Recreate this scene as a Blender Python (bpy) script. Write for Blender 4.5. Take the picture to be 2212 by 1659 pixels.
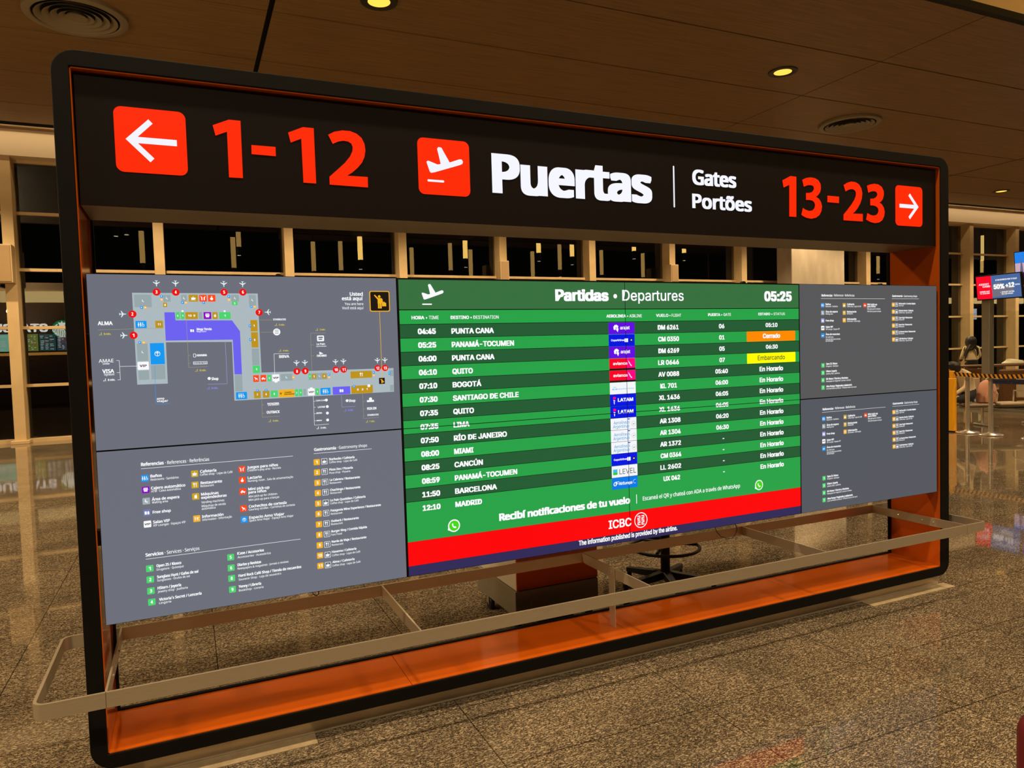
import bpy, math, random, os
from mathutils import Matrix, Vector

for o in list(bpy.data.objects):
    bpy.data.objects.remove(o)
S = bpy.context.scene
COL = S.collection
RND = random.Random(7)

# ------------------------------------------------------------------ camera, world, lights, exposure
cam = bpy.data.cameras.new('camera')
cam.sensor_width = 36.0
cam.sensor_fit = 'HORIZONTAL'
cam.lens = 25.304
cam.clip_start, cam.clip_end = 0.05, 300
CAM = bpy.data.objects.new('camera', cam)
COL.objects.link(CAM)
RIGHT = Vector((0.9105943, 0.4107037, 0.0462652))
_R = ((0.9105943, 0.4107037, 0.0462652), (-0.4122355, 0.9105717, 0.0303481), (-0.0296637, -0.0467070, 0.9984681))
CAM.matrix_world = Matrix((
    (_R[0][0], _R[0][2], -_R[0][1], 0.33466),
    (_R[1][0], _R[1][2], -_R[1][1], -3.17233),
    (_R[2][0], _R[2][2], -_R[2][1], 1.68426),
    (0, 0, 0, 1)))
S.camera = CAM

S.view_settings.view_transform = 'Standard'
S.view_settings.look = 'None'
S.view_settings.exposure = 0.0
S.view_settings.gamma = 1.0
S.view_settings.use_curve_mapping = False

world = bpy.data.worlds.new('night')
S.world = world
world.use_nodes = True
world.node_tree.nodes['Background'].inputs[0].default_value = (0.9, 0.75, 0.55, 1)
world.node_tree.nodes['Background'].inputs[1].default_value = 0.0015

def lamp(kind, name, loc, energy, color=(1.0, 0.74, 0.44), **kw):
    d = bpy.data.lights.new(name, kind)
    d.energy = energy
    d.color = color
    for k, v in kw.items():
        setattr(d, k, v)
    o = bpy.data.objects.new(name, d)
    COL.objects.link(o)
    o.location = loc
    return o
WARM = (1.0, 0.77, 0.45)
# lamps of the recessed downlights in the timber ceiling, then extra added spots
for dx in (-12.0, -4.5, 3.03, 10.52, 18.0, 25.5, 33.0, 40.5):
    lamp('SPOT', 'downlight_or_fill_lamp', (dx, 6.95, 6.55), 850, WARM, spot_size=math.radians(140), spot_blend=0.9, shadow_soft_size=0.12)
for k in range(-10, 8):  # one is a visible downlight, the others are added to brighten the window wall
    lamp('SPOT', 'downlight_or_fill_lamp', (26.0 + 3.75 * k, 12.55, 6.56), 1000, WARM, spot_size=math.radians(122), spot_blend=0.5, shadow_soft_size=0.1)
# added strip lamp in an added ceiling slot, to brighten the fascia
slot = lamp('AREA', 'slot_fill_lamp', (17, 14.62, 6.69), 230, (1.0, 0.78, 0.46), shape='RECTANGLE', size=70, size_y=0.05)
slot.rotation_euler = (math.radians(20), 0, 0)
# added spots over and behind the camera, filling in the hall light
for lx in (-7, 0, 7, 14, 21, 30):
    for ly in (-8.0, -1.5):
        lamp('SPOT', 'hall_fill_lamp', (lx, ly, 9.3), 1500, (1.0, 0.80, 0.52), spot_size=math.radians(128), spot_blend=0.6, shadow_soft_size=0.2)

# ------------------------------------------------------------------ colours and materials
def lin(c):
    out = []
    for v in c[:3]:
        v = v / 255.0
        out.append(v / 12.92 if v <= 0.04045 else ((v + 0.055) / 1.055) ** 2.4)
    return (out[0], out[1], out[2], 1.0)

def mat(name, rgb, rough=0.5, metal=0.0, spec=0.5):
    m = bpy.data.materials.new(name)
    m.use_nodes = True
    b = m.node_tree.nodes['Principled BSDF']
    b.inputs['Base Color'].default_value = lin(rgb)
    b.inputs['Roughness'].default_value = rough
    b.inputs['Metallic'].default_value = metal
    b.inputs['Specular IOR Level'].default_value = spec
    return m

def glow(name, rgb, strength=1.0, base=(8, 8, 8), rough=0.3, spec=0.3):
    m = mat(name, base, rough, 0, spec)
    b = m.node_tree.nodes['Principled BSDF']
    b.inputs['Emission Color'].default_value = lin(rgb)
    b.inputs['Emission Strength'].default_value = strength
    return m

def noisy(m, scale, a, b, detail=4, stretch=(1, 1, 1), bump=0.0, rough=None):
    """colour varied between a and b by stretched noise in object space"""
    nt = m.node_tree
    p = nt.nodes['Principled BSDF']
    tc = nt.nodes.new('ShaderNodeTexCoord')
    mp = nt.nodes.new('ShaderNodeMapping')
    mp.inputs['Scale'].default_value = stretch
    nz = nt.nodes.new('ShaderNodeTexNoise')
    nz.inputs['Scale'].default_value = scale
    nz.inputs['Detail'].default_value = detail
    rp = nt.nodes.new('ShaderNodeValToRGB')
    rp.color_ramp.elements[0].color = lin(a)
    rp.color_ramp.elements[1].color = lin(b)
    rp.color_ramp.elements[0].position = 0.3
    rp.color_ramp.elements[1].position = 0.7
    nt.links.new(tc.outputs['Object'], mp.inputs['Vector'])
    nt.links.new(mp.outputs['Vector'], nz.inputs['Vector'])
    nt.links.new(nz.outputs['Fac'], rp.inputs['Fac'])
    nt.links.new(rp.outputs['Color'], p.inputs['Base Color'])
    if bump:
        bp = nt.nodes.new('ShaderNodeBump')
        bp.inputs['Strength'].default_value = bump
        bp.inputs['Distance'].default_value = 0.002
        nt.links.new(nz.outputs['Fac'], bp.inputs['Height'])
        nt.links.new(bp.outputs['Normal'], p.inputs['Normal'])
    return m

EM = {}
HUES = {'white': (250, 250, 252), 'mapwhite': (225, 240, 240), 'mapgray': (172, 186, 192), 'mapgray2': (152, 167, 170), 'violet': (108, 98, 240),
        'violet2': (140, 130, 235), 'lilac': (165, 160, 225), 'gold': (205, 165, 30), 'gold2': (190, 148, 28), 'amber': (242, 178, 32), 'coral': (255, 72, 22),
        'blue': (20, 152, 240), 'tagblue': (20, 152, 240), 'purple': (142, 0, 195), 'green': (78, 212, 112), 'lgray': (160, 175, 180), 'slate': (112, 122, 175),
        'red': (236, 16, 14), 'lime': (205, 190, 70), 'sand': (165, 155, 120), 'black': (30, 20, 18), 'dgray': (105, 108, 120), 'outline': (250, 250, 252),
        'rowdark': (36, 92, 52), 'rowlight': (40, 162, 72), 'boardhead': (56, 112, 64), 'boardred': (254, 0, 8), 'navy': (48, 42, 88), 'copa': (0, 20, 225),
        'arajet': (98, 10, 226), 'avianca': (252, 0, 40), 'pink': (255, 0, 130), 'logowhite': (245, 246, 250), 'logoblue': (60, 165, 215), 'orange': (255, 138, 0),
        'yellow': (255, 252, 0), 'ink': (40, 40, 40), 'airblue': (0, 122, 232), 'cyan': (60, 190, 235), 'lightgreen': (40, 205, 30), 'signred': (255, 42, 2),
        'signwhite': (244, 244, 252), 'screengray': (108, 111, 123), 'screengray2': (88, 88, 90), 'screengray3': (85, 88, 96), 'chatgreen': (70, 215, 30), 'groove': (12, 30, 16)}
def em(key):
    if key not in EM:
        EM[key] = glow('lit_' + key, HUES[key])
    return EM[key]

M = {}
M['black_frame'] = noisy(mat('black powder coat', (16, 13, 10), 0.6, 0, 0.12), 900, (13, 11, 8), (19, 16, 12), 2, (1, 1, 1), 0.15)
M['header_black'] = mat('dark brown sign face', (24, 17, 13), 0.55, 0, 0.12)
M['header_under'] = mat('bronze grey metal', (120, 105, 88), 0.45, 0.2, 0.4)
M['orange'] = mat('orange lacquer', (190, 84, 14), 0.10, 0, 0.4)
M['steel'] = noisy(mat('brushed steel', (190, 175, 152), 0.3, 0.65), 60, (194, 178, 152), (212, 196, 170), 3, (0.3, 8, 30))
M['steel_dark'] = mat('dull steel', (150, 140, 124), 0.4, 0.6)
M['chrome'] = mat('chrome', (235, 225, 208), 0.2, 0.85)
M['black_plastic'] = mat('black plastic', (20, 19, 18), 0.45, 0, 0.4)
M['dark_gray'] = mat('dark grey plastic', (52, 48, 42), 0.5, 0, 0.4)
M['black_seam'] = mat('black seam', (6, 5, 5), 0.7, 0, 0.2)
M['mullion'] = noisy(mat('cream painted aluminium', (196, 166, 122), 0.5, 0, 0.3), 3, (190, 160, 116), (200, 170, 126))
M['plaster'] = mat('warm white plaster', (214, 190, 160), 0.8)
M['concrete'] = noisy(mat('fair faced concrete', (168, 150, 128), 0.75), 2.5, (150, 133, 112), (176, 158, 135), 6, (1, 1, .35), 0.1)
M['speaker'] = mat('tan speaker housing', (176, 146, 104), 0.6)
M['grille'] = mat('tan speaker grille', (152, 122, 84), 0.8)
M['diffuser'] = mat('grey brown diffuser metal', (126, 112, 88), 0.5, 0.1)
M['dark'] = mat('dark void', (8, 6, 5), 0.9)
M['white_panel'] = mat('off white laminate', (196, 184, 164), 0.5)
M['stone'] = noisy(mat('pale stone', (165, 142, 108), 0.55), 25, (152, 130, 98), (172, 150, 116), 5)
M['yellow_paint'] = mat('yellow paint', (240, 165, 10), 0.4)
M['tape_yellow'] = mat('yellow webbing', (228, 150, 20), 0.6)
M['tape_black'] = mat('black webbing', (16, 14, 12), 0.6)
M['navy_fabric'] = mat('navy webbing', (34, 38, 74), 0.7)
M['print_white'] = mat('white print', (215, 210, 205), 0.6)
M['brown_wood'] = noisy(mat('brown wood', (104, 62, 28), 0.45), 4, (92, 54, 24), (112, 68, 32), 4, (1, 12, 12))
M['skin'] = mat('skin', (190, 130, 92), 0.55)
M['hair'] = mat('dark hair', (24, 15, 11), 0.5)
M['cream'] = mat('cream fleece', (216, 190, 150), 0.85)
M['trousers'] = mat('dark trousers', (28, 24, 24), 0.8)
M['pink'] = mat('dusty pink fabric', (196, 138, 112), 0.8)
M['pink_dark'] = mat('dark pink trim', (112, 66, 50), 0.8)
M['seat'] = mat('grey beige seat', (165, 145, 115), 0.5)
M['whitecloth'] = mat('white cloth', (205, 190, 165), 0.85)
M['redshell'] = mat('dark red shell', (98, 3, 10), 0.6)
M['cable'] = mat('dark cable', (30, 10, 8), 0.5)
M['tube'] = glow('lit pendant', (255, 205, 105), 15)
M['tube_outside'] = glow('lit outdoor tube', (255, 214, 120), 1.15)
M['tube_dim'] = glow('dim pendant', (240, 190, 105), 5)
M['lens'] = glow('downlight lens', (255, 190, 70), 1.6)
M['lens_bright'] = glow('pendant lens', (255, 235, 200), 8)
M['wood_dark'] = mat('dark brown wall', (60, 36, 18), 0.6)

def floor_material():
    m = bpy.data.materials.new('polished granite')
    m.use_nodes = True
    nt = m.node_tree
    N = nt.nodes
    p = N['Principled BSDF']
    tc = N.new('ShaderNodeTexCoord')
    mp = N.new('ShaderNodeMapping'); mp.inputs['Scale'].default_value = (1.0, 2.3, 1); mp.inputs['Rotation'].default_value = (0, 0, 0.10)
    a0 = N.new('ShaderNodeTexNoise'); a0.inputs['Scale'].default_value = 40; a0.inputs['Detail'].default_value = 9; a0.inputs['Roughness'].default_value = 0.70; a0.inputs['Distortion'].default_value = 0.35
    s1 = N.new('ShaderNodeMath'); s1.operation = 'SUBTRACT'; s1.inputs[1].default_value = 0.5
    a = N.new('ShaderNodeMath'); a.operation = 'ABSOLUTE'
    nt.links.new(a0.outputs['Fac'], s1.inputs[0]); nt.links.new(s1.outputs[0], a.inputs[0])
    nt.links.new(mp.outputs[0], a0.inputs['Vector'])
    ra = N.new('ShaderNodeValToRGB')
    e = ra.color_ramp.elements
    e[0].position = 0.0; e[0].color = lin((22, 19, 15))
    e[1].position = 0.15; e[1].color = lin((180, 161, 133))
    k = ra.color_ramp.elements.new(0.018); k.color = lin((46, 39, 31))
    k = ra.color_ramp.elements.new(0.042); k.color = lin((120, 103, 81))
    k = ra.color_ramp.elements.new(0.08); k.color = lin((158, 140, 113))
    b = N.new('ShaderNodeTexNoise'); b.inputs['Scale'].default_value = 1.6; b.inputs['Detail'].default_value = 4
    rb = N.new('ShaderNodeValToRGB')
    rb.color_ramp.elements[0].color = (0.66, 0.66, 0.66, 1); rb.color_ramp.elements[1].color = (1.05, 1.02, 0.99, 1)
    rb.color_ramp.elements[0].position = 0.3; rb.color_ramp.elements[1].position = 0.7
    mx = N.new('ShaderNodeMix'); mx.data_type = 'RGBA'; mx.blend_type = 'MULTIPLY'; mx.inputs[0].default_value = 1
    # tile joints
    br = N.new('ShaderNodeTexBrick')
    br.offset = 0.0
    br.inputs['Color1'].default_value = (1, 1, 1, 1); br.inputs['Color2'].default_value = (0.9, 0.9, 0.9, 1); br.inputs['Mortar'].default_value = (0.22, 0.2, 0.18, 1)
    br.inputs['Scale'].default_value = 1.0
    br.inputs['Mortar Size'].default_value = 0.0026
    br.inputs['Mortar Smooth'].default_value = 0.0
    br.inputs['Brick Width'].default_value = 1.025
    br.inputs['Row Height'].default_value = 0.53
    mb = N.new('ShaderNodeMapping'); mb.inputs['Location'].default_value = (0.61, 0.545, 0)
    m2 = N.new('ShaderNodeMix'); m2.data_type = 'RGBA'; m2.blend_type = 'MULTIPLY'; m2.inputs[0].default_value = 1
    L = nt.links.new
    L(tc.outputs['Object'], mp.inputs[0]); L(a.outputs[0], ra.inputs[0])
    L(tc.outputs['Object'], b.inputs['Vector']); L(b.outputs['Fac'], rb.inputs[0])
    L(ra.outputs[0], mx.inputs[6]); L(rb.outputs[0], mx.inputs[7])
    L(tc.outputs['Object'], mb.inputs[0]); L(mb.outputs[0], br.inputs['Vector'])
    L(mx.outputs[2], m2.inputs[6]); L(br.outputs['Color'], m2.inputs[7])
    L(m2.outputs[2], p.inputs['Base Color'])
    p.inputs['Roughness'].default_value = 0.035
    p.inputs['Specular IOR Level'].default_value = 0.36
    return m
M['floor'] = floor_material()

def ceiling_material():
    m = mat('walnut ceiling boards', (120, 78, 42), 0.5, 0, 0.3)
    return noisy(m, 3.0, (110, 82, 45), (133, 99, 57), 5, (0.35, 9, 1))
M['ceiling'] = ceiling_material()

def glass_material(name, factor_scale, tint=(1, 1, 1), ior=1.6):
    m = bpy.data.materials.new(name)
    m.use_nodes = True
    nt = m.node_tree
    nt.nodes.remove(nt.nodes['Principled BSDF'])
    out = nt.nodes['Material Output']
    fr = nt.nodes.new('ShaderNodeFresnel'); fr.inputs[0].default_value = ior
    mu = nt.nodes.new('ShaderNodeMath'); mu.operation = 'MULTIPLY'; mu.use_clamp = True; mu.inputs[1].default_value = factor_scale
    tr = nt.nodes.new('ShaderNodeBsdfTransparent'); tr.inputs[0].default_value = (*tint, 1)
    gl = nt.nodes.new('ShaderNodeBsdfGlossy'); gl.inputs['Roughness'].default_value = 0.0
    mx = nt.nodes.new('ShaderNodeMixShader')
    L = nt.links.new
    ge = nt.nodes.new('ShaderNodeNewGeometry')      # reflect on the outer faces only
    iv = nt.nodes.new('ShaderNodeMath'); iv.operation = 'SUBTRACT'; iv.inputs[0].default_value = 1.0
    m3 = nt.nodes.new('ShaderNodeMath'); m3.operation = 'MULTIPLY'
    L(ge.outputs['Backfacing'], iv.inputs[1]); L(iv.outputs[0], m3.inputs[0]); L(mu.outputs[0], m3.inputs[1])
    L(fr.outputs[0], mu.inputs[0]); L(m3.outputs[0], mx.inputs[0]); L(tr.outputs[0], mx.inputs[1]); L(gl.outputs[0], mx.inputs[2]); L(mx.outputs[0], out.inputs[0])
    return m
M['window_glass'] = glass_material('dark window glass', 1.25, (0.75, 0.75, 0.75))
M['partition_glass'] = glass_material('clear partition glass', 1.0, (0.93, 0.95, 0.92), 1.45)

# ------------------------------------------------------------------ mesh helpers
class MB:
    def __init__(self):
        self.v, self.f, self.m = [], [], []
    def add(self, verts, faces, mi=0):
        n = len(self.v)
        self.v += [tuple(p) for p in verts]
        self.f += [tuple(i + n for i in f) for f in faces]
        self.m += [mi] * len(faces)
        return self
    def box(self, x0, y0, z0, x1, y1, z1, mi=0):
        v = [(x0, y0, z0), (x1, y0, z0), (x1, y1, z0), (x0, y1, z0), (x0, y0, z1), (x1, y0, z1), (x1, y1, z1), (x0, y1, z1)]
        return self.add(v, [(0, 3, 2, 1), (4, 5, 6, 7), (0, 1, 5, 4), (1, 2, 6, 5), (2, 3, 7, 6), (3, 0, 4, 7)], mi)
    def cyl(self, c, r, z0, z1, n=24, r2=None, mi=0):
        r2 = r if r2 is None else r2
        v = [(c[0] + r * math.cos(2 * math.pi * i / n), c[1] + r * math.sin(2 * math.pi * i / n), z0) for i in range(n)]
        v += [(c[0] + r2 * math.cos(2 * math.pi * i / n), c[1] + r2 * math.sin(2 * math.pi * i / n), z1) for i in range(n)]
        f = [(i, (i + 1) % n, n + (i + 1) % n, n + i) for i in range(n)] + [tuple(range(n - 1, -1, -1)), tuple(range(n, 2 * n))]
        return self.add(v, f, mi)
    def lathe(self, c, prof, n=40, mi=0):
        v, f = [], []
        for r, z in prof:
            v += [(c[0] + r * math.cos(2 * math.pi * i / n), c[1] + r * math.sin(2 * math.pi * i / n), c[2] + z) for i in range(n)]
        for k in range(len(prof) - 1):
            f += [(k * n + i, k * n + (i + 1) % n, (k + 1) * n + (i + 1) % n, (k + 1) * n + i) for i in range(n)]
        return self.add(v, f, mi)
    def tube(self, pts, r, n=10, mi=0, closed=False):
        P = [Vector(p) for p in pts]
        rings, v, f = [], [], []
        m = len(P)
        prev = None
        for i, p in enumerate(P):
            a = P[(i - 1) % m] if (closed or i > 0) else p
            b = P[(i + 1) % m] if (closed or i < m - 1) else p
            t = (b - a).normalized()
            if prev is None:
                up = Vector((0, 0, 1)) if abs(t.z) < 0.9 else Vector((1, 0, 0))
                u = t.cross(up).normalized()
            else:
                u = (prev - t * prev.dot(t)).normalized()
            prev = u
            w = t.cross(u)
            rr = r[i] if isinstance(r, (list, tuple)) else r
            v += [p + (u * math.cos(2 * math.pi * k / n) + w * math.sin(2 * math.pi * k / n)) * rr for k in range(n)]
        for i in range(m if closed else m - 1):
            j = (i + 1) % m
            f += [(i * n + k, i * n + (k + 1) % n, j * n + (k + 1) % n, j * n + k) for k in range(n)]
        if not closed:
            f += [tuple(range(n - 1, -1, -1)), tuple((m - 1) * n + k for k in range(n))]
        return self.add(v, f, mi)
    def prism(self, poly, y0, y1, mi=0):
        """extrude an outline of (x, z) along y"""
        n = len(poly)
        v = [(x, y0, z) for x, z in poly] + [(x, y1, z) for x, z in poly]
        f = [tuple(range(n)), tuple(range(2 * n - 1, n - 1, -1))] + [(i, i + n, (i + 1) % n + n, (i + 1) % n) for i in range(n)]
        return self.add(v, f, mi)
    def strip(self, path, w, z0, z1, mi=0, closed=False):
        """flat bar standing on edge: follows (x, y) path, thickness w"""
        P = [Vector((x, y)) for x, y in path]
        m = len(P)
        v = []
        for i, p in enumerate(P):
            a = P[(i - 1) % m] if (closed or i > 0) else p
            b = P[(i + 1) % m] if (closed or i < m - 1) else p
            t = (b - a).normalized()
            nn = Vector((-t.y, t.x)) * (w / 2)
            for q in (p - nn, p + nn):
                v += [(q.x, q.y, z0), (q.x, q.y, z1)]
        f = []
        for i in range(m if closed else m - 1):
            a, b = i * 4, ((i + 1) % m) * 4
            f += [(a, b, b + 1, a + 1), (a + 2, a + 3, b + 3, b + 2), (a + 1, b + 1, b + 3, a + 3), (a, a + 2, b + 2, b)]
        if not closed:
            e = (m - 1) * 4
            f += [(0, 1, 3, 2), (e, e + 2, e + 3, e + 1)]
        return self.add(v, f, mi)
    def move(self, fn):
        self.v = [tuple(fn(Vector(p))) for p in self.v]
        return self
    def build(self, name, mats, parent=None, bevel=0, smooth=False, sub=0):
        me = bpy.data.meshes.new(name)
        me.from_pydata(self.v, [], self.f)
        for m in (mats if isinstance(mats, (list, tuple)) else [mats]):
            me.materials.append(m)
        me.polygons.foreach_set('material_index', self.m)
        if smooth:
            me.polygons.foreach_set('use_smooth', [True] * len(me.polygons))
        me.validate()
        o = bpy.data.objects.new(name, me)
        COL.objects.link(o)
        if parent is not None:
            o.parent = parent
            par = parent
            off = Vector((0, 0, 0))
            while par is not None:
                off += par.location
                par = par.parent
            # geometry is written in place: bring it into the parent's space
            if off.length > 0:
                for vv in me.vertices:
                    vv.co -= off
        if bevel:
            b = o.modifiers.new('edge', 'BEVEL')
            b.width = bevel
            b.segments = 2
            b.limit_method = 'ANGLE'
            b.angle_limit = math.radians(50)
        if sub:
            s = o.modifiers.new('round', 'SUBSURF')
            s.levels = s.render_levels = sub
        if smooth and not sub:
            try:
                me.set_sharp_from_angle(angle=math.radians(40))
            except Exception:
                pass
        return o

def rrect(x0, z0, x1, z1, r, n=5):
    r = min(r, (x1 - x0) / 2, (z1 - z0) / 2)
    out = []
    for cx, cz, a0 in ((x1 - r, z1 - r, 0), (x0 + r, z1 - r, 90), (x0 + r, z0 + r, 180), (x1 - r, z0 + r, 270)):
        for i in range(n + 1):
            a = math.radians(a0 + 90 * i / n)
            out.append((cx + r * math.cos(a), cz + r * math.sin(a)))
    return out

def circle(cx, cz, r, n=24):
    return [(cx + r * math.cos(2 * math.pi * i / n), cz + r * math.sin(2 * math.pi * i / n)) for i in range(n)]

def thing(name, label, cat, loc=(0, 0, 0), group=None):
    o = bpy.data.objects.new(name, None)
    o.empty_display_size = 0.1
    COL.objects.link(o)
    o.location = loc
    return tag(o, label, cat, group)

def tag(o, label, cat, group=None):
    o['label'] = label
    o['category'] = cat
    if group:
        o['group'] = group
    return o

def structure(o, label=None):
    o['kind'] = 'structure'
    if label:
        o['label'] = label
    return o

# ------------------------------------------------------------------ lettering
def bundled_font(file):
    try:
        return bpy.data.fonts.load(os.path.join(bpy.utils.system_resource('DATAFILES', path='fonts'), file))
    except Exception:
        return None
FONT = {'humanist': bundled_font('NotoSansHebrew-Regular.woff2'), 'grotesk': bundled_font('Inter.woff2')}
GL = {}
def glyphs(body, font, res=3):
    key = (body, font, res)
    if key not in GL:
        c = bpy.data.curves.new('letters', 'FONT')
        c.body = body
        c.resolution_u = res
        if FONT.get(font):
            c.font = FONT[font]
        o = bpy.data.objects.new('letters', c)
        COL.objects.link(o)
        dg = bpy.context.evaluated_depsgraph_get()
        me = bpy.data.meshes.new_from_object(o.evaluated_get(dg), depsgraph=dg)
        v = [(p.co.x, p.co.y) for p in me.vertices]
        f = [tuple(p.vertices) for p in me.polygons]
        bpy.data.objects.remove(o)
        bpy.data.curves.remove(c)
        bpy.data.meshes.remove(me)
        GL[key] = (v, f)
    return GL[key]
CAPH = {}
def caph(font):
    if font not in CAPH:
        CAPH[font] = max(p[1] for p in glyphs('H', font)[0])
    return CAPH[font]

def letters(mb, body, x0, x1, z, cap, y, bold=0.0, font='humanist', mi=0, fit=True, res=3, slant=0.0, to=None, fine=False):
    """ink from x0 to x1 on baseline z, capitals cap high, heavier by bold*cap each side"""
    v, f = glyphs(body, font, res)
    if not v:
        return
    d = bold * cap
    dz = d * 0.55
    xa, xb = min(p[0] for p in v), max(p[0] for p in v)
    sz = (cap - 2 * dz) / caph(font)
    sx = (x1 - x0 - 2 * d) / (xb - xa) if fit else sz
    shifts = [(0, 0)]
    if d > 0:
        if fine:
            nq = max(8, min(40, int(2 * d / .0009)))
            q = [-1 + 2 * i / nq for i in range(nq + 1)]
            shifts = [(d * a, dz * s) for a in q for s in (-1, 1)] + [(d * s, dz * a) for a in q for s in (-1, 1)] + [(0, 0)]
            shifts += [(d * .5 * s, dz * t) for s in (-1, 1) for t in (-.5, 0, .5)]
        else:
            n = max(2, int(math.ceil(2 * d / (0.05 * cap))) + 1)
            shifts = [(-d + 2 * d * i / (n - 1), s) for i in range(n) for s in (-dz, dz)]
    for ax, az in shifts:
        P = []
        for px, pz in v:
            zz = z + dz + pz * sz + az
            P.append((x0 + d + (px - xa) * sx + ax + slant * (zz - z), y, zz))
        if to:
            P = [to(*q) for q in P]
        mb.add(P, f, mi)

# small pictograms drawn in a unit square
ICON = {
    'rest': [('c', -.34, .27, .07), ('p', [(-.38, .18), (-.30, .18), (-.22, -.08), (-.29, -.08), (-.29, -.32), (-.39, -.32), (-.39, -.08), (-.46, -.08)]), ('c', -.06, .27, .07), ('r', -.14, -.06, .02, .18), ('r', -.12, -.32, 0, -.05), ('c', .22, .26, .06), ('r', .17, -.02, .26, .18), ('ring', .26, -.14, .17, .05), ('r', .26, -.06, .42, 0)],
    'atm': [('r', -.34, -.02, .34, .14), ('r', -.26, -.28, .26, -.06), ('r', -.3, .2, .3, .34)],
    'wait': [('c', -.12, .25, .08), ('r', -.2, -.1, -.04, .14), ('r', -.2, -.16, .16, -.04), ('r', .06, -.34, .16, -.06)],
    'bag': [('p', [(-.34, -.3), (-.02, -.3), (-.02, .22), (-.34, .22)]), ('p', [(.06, -.3), (.34, -.3), (.34, .1), (.2, .26), (.06, .1)])],
    'cup': [('p', [(-.3, -.24), (.2, -.24), (.28, .1), (-.34, .1)]), ('r', -.36, -.34, .34, -.28), ('c', .28, -.04, .09), ('p', [(-.1, .14), (.05, .14), (-.02, .36)])],
    'fork': [('r', -.2, -.34, -.1, .34), ('r', -.28, .06, -.02, .34), ('r', .12, -.34, .22, .34), ('c', .17, .2, .1)],
    'walk': [('c', .1, .38, .09), ('p', [(-.02, .26), (.16, .26), (.12, 0), (-.08, 0)]), ('p', [(-.06, .02), (.06, .02), (-.16, -.42), (-.28, -.42)]), ('p', [(.02, .02), (.12, .02), (.26, -.42), (.15, -.42)]), ('r', -.5, -.4, -.36, -.12)],
    'pp': [('r', -.2, -.3, -.06, .3), ('c', .04, .12, .17)],
    'ii': [('r', -.3, -.28, -.14, .28), ('r', .0, -.28, .12, .28), ('p', [(.12, .0), (.3, .26), (.38, .16), (.2, -.02), (.38, -.24), (.3, -.3)])],
    'vend': [('r', -.2, -.32, .2, .16), ('r', -.12, .16, .12, .24), ('p', [(.02, .24), (.08, .24), (.2, .42), (.14, .42)])],
    'info': [('r', -.3, -.28, -.18, .28), ('r', 0, -.28, .1, .28), ('p', [(.1, .02), (.3, .28), (.36, .2), (.16, -.02), (.36, -.24), (.3, -.3)])],
    'kids': [('c', -.18, .12, .08), ('r', -.26, -.34, -.1, .04), ('p', [(-.4, .34), (-.34, .36), (-.1, .02), (-.26, .02)]), ('c', .18, .12, .08), ('r', .1, -.34, .26, .04), ('p', [(.4, .34), (.34, .36), (.1, .02), (.26, .02)])],
    'baby': [('c', 0, .26, .1), ('c', -.02, -.1, .24)],
    'car': [('p', [(-.36, -.16), (.36, -.16), (.36, .02), (.1, .04), (.02, .2), (-.2, .2), (-.22, .04), (-.36, .02)]), ('c', -.2, -.2, .09), ('c', .22, -.2, .09)],
    'pram': [('p', [(-.34, .3), (-.26, .32), (.02, .1), (.3, .02), (.18, -.18), (-.08, -.16)]), ('c', -.12, -.28, .07), ('c', .26, -.28, .07)],
    'wheel': [('ring', 0, 0, .3, .05), ('r', -.03, -.28, .03, .28), ('r', -.28, .06, .28, .12), ('c', 0, .14, .08)],
    'pet': [('p', [(-.34, .1), (.1, .04), (.34, .2), (.3, -.02), (.16, -.08), (.14, -.3), (.06, -.3), (.02, -.1), (-.2, -.1), (-.24, -.3), (-.32, -.3)])],
    'me': [('c', -.02, .27, .075), ('p', [(-.32, .33), (-.27, .37), (-.08, .18), (-.12, .10)]), ('p', [(-.12, .18), (.10, .18), (.16, .12), (.18, -.1), (.10, -.1), (.10, -.12), (-.12, -.12)]), ('r', -.11, -.4, -.01, -.12), ('r', .01, -.4, .10, -.12), ('r', .12, -.28, .36, -.08), ('r', .19, -.08, .28, -.03)],
    'plane': [('p', [(0, .48), (.06, .36), (.06, .12), (.46, -.16), (.46, -.26), (.06, -.1), (.05, -.32), (.18, -.42), (.18, -.48), (0, -.42), (-.18, -.48), (-.18, -.42), (-.05, -.32), (-.06, -.1), (-.46, -.26), (-.46, -.16), (-.06, .12), (-.06, .36)])],
}

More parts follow.
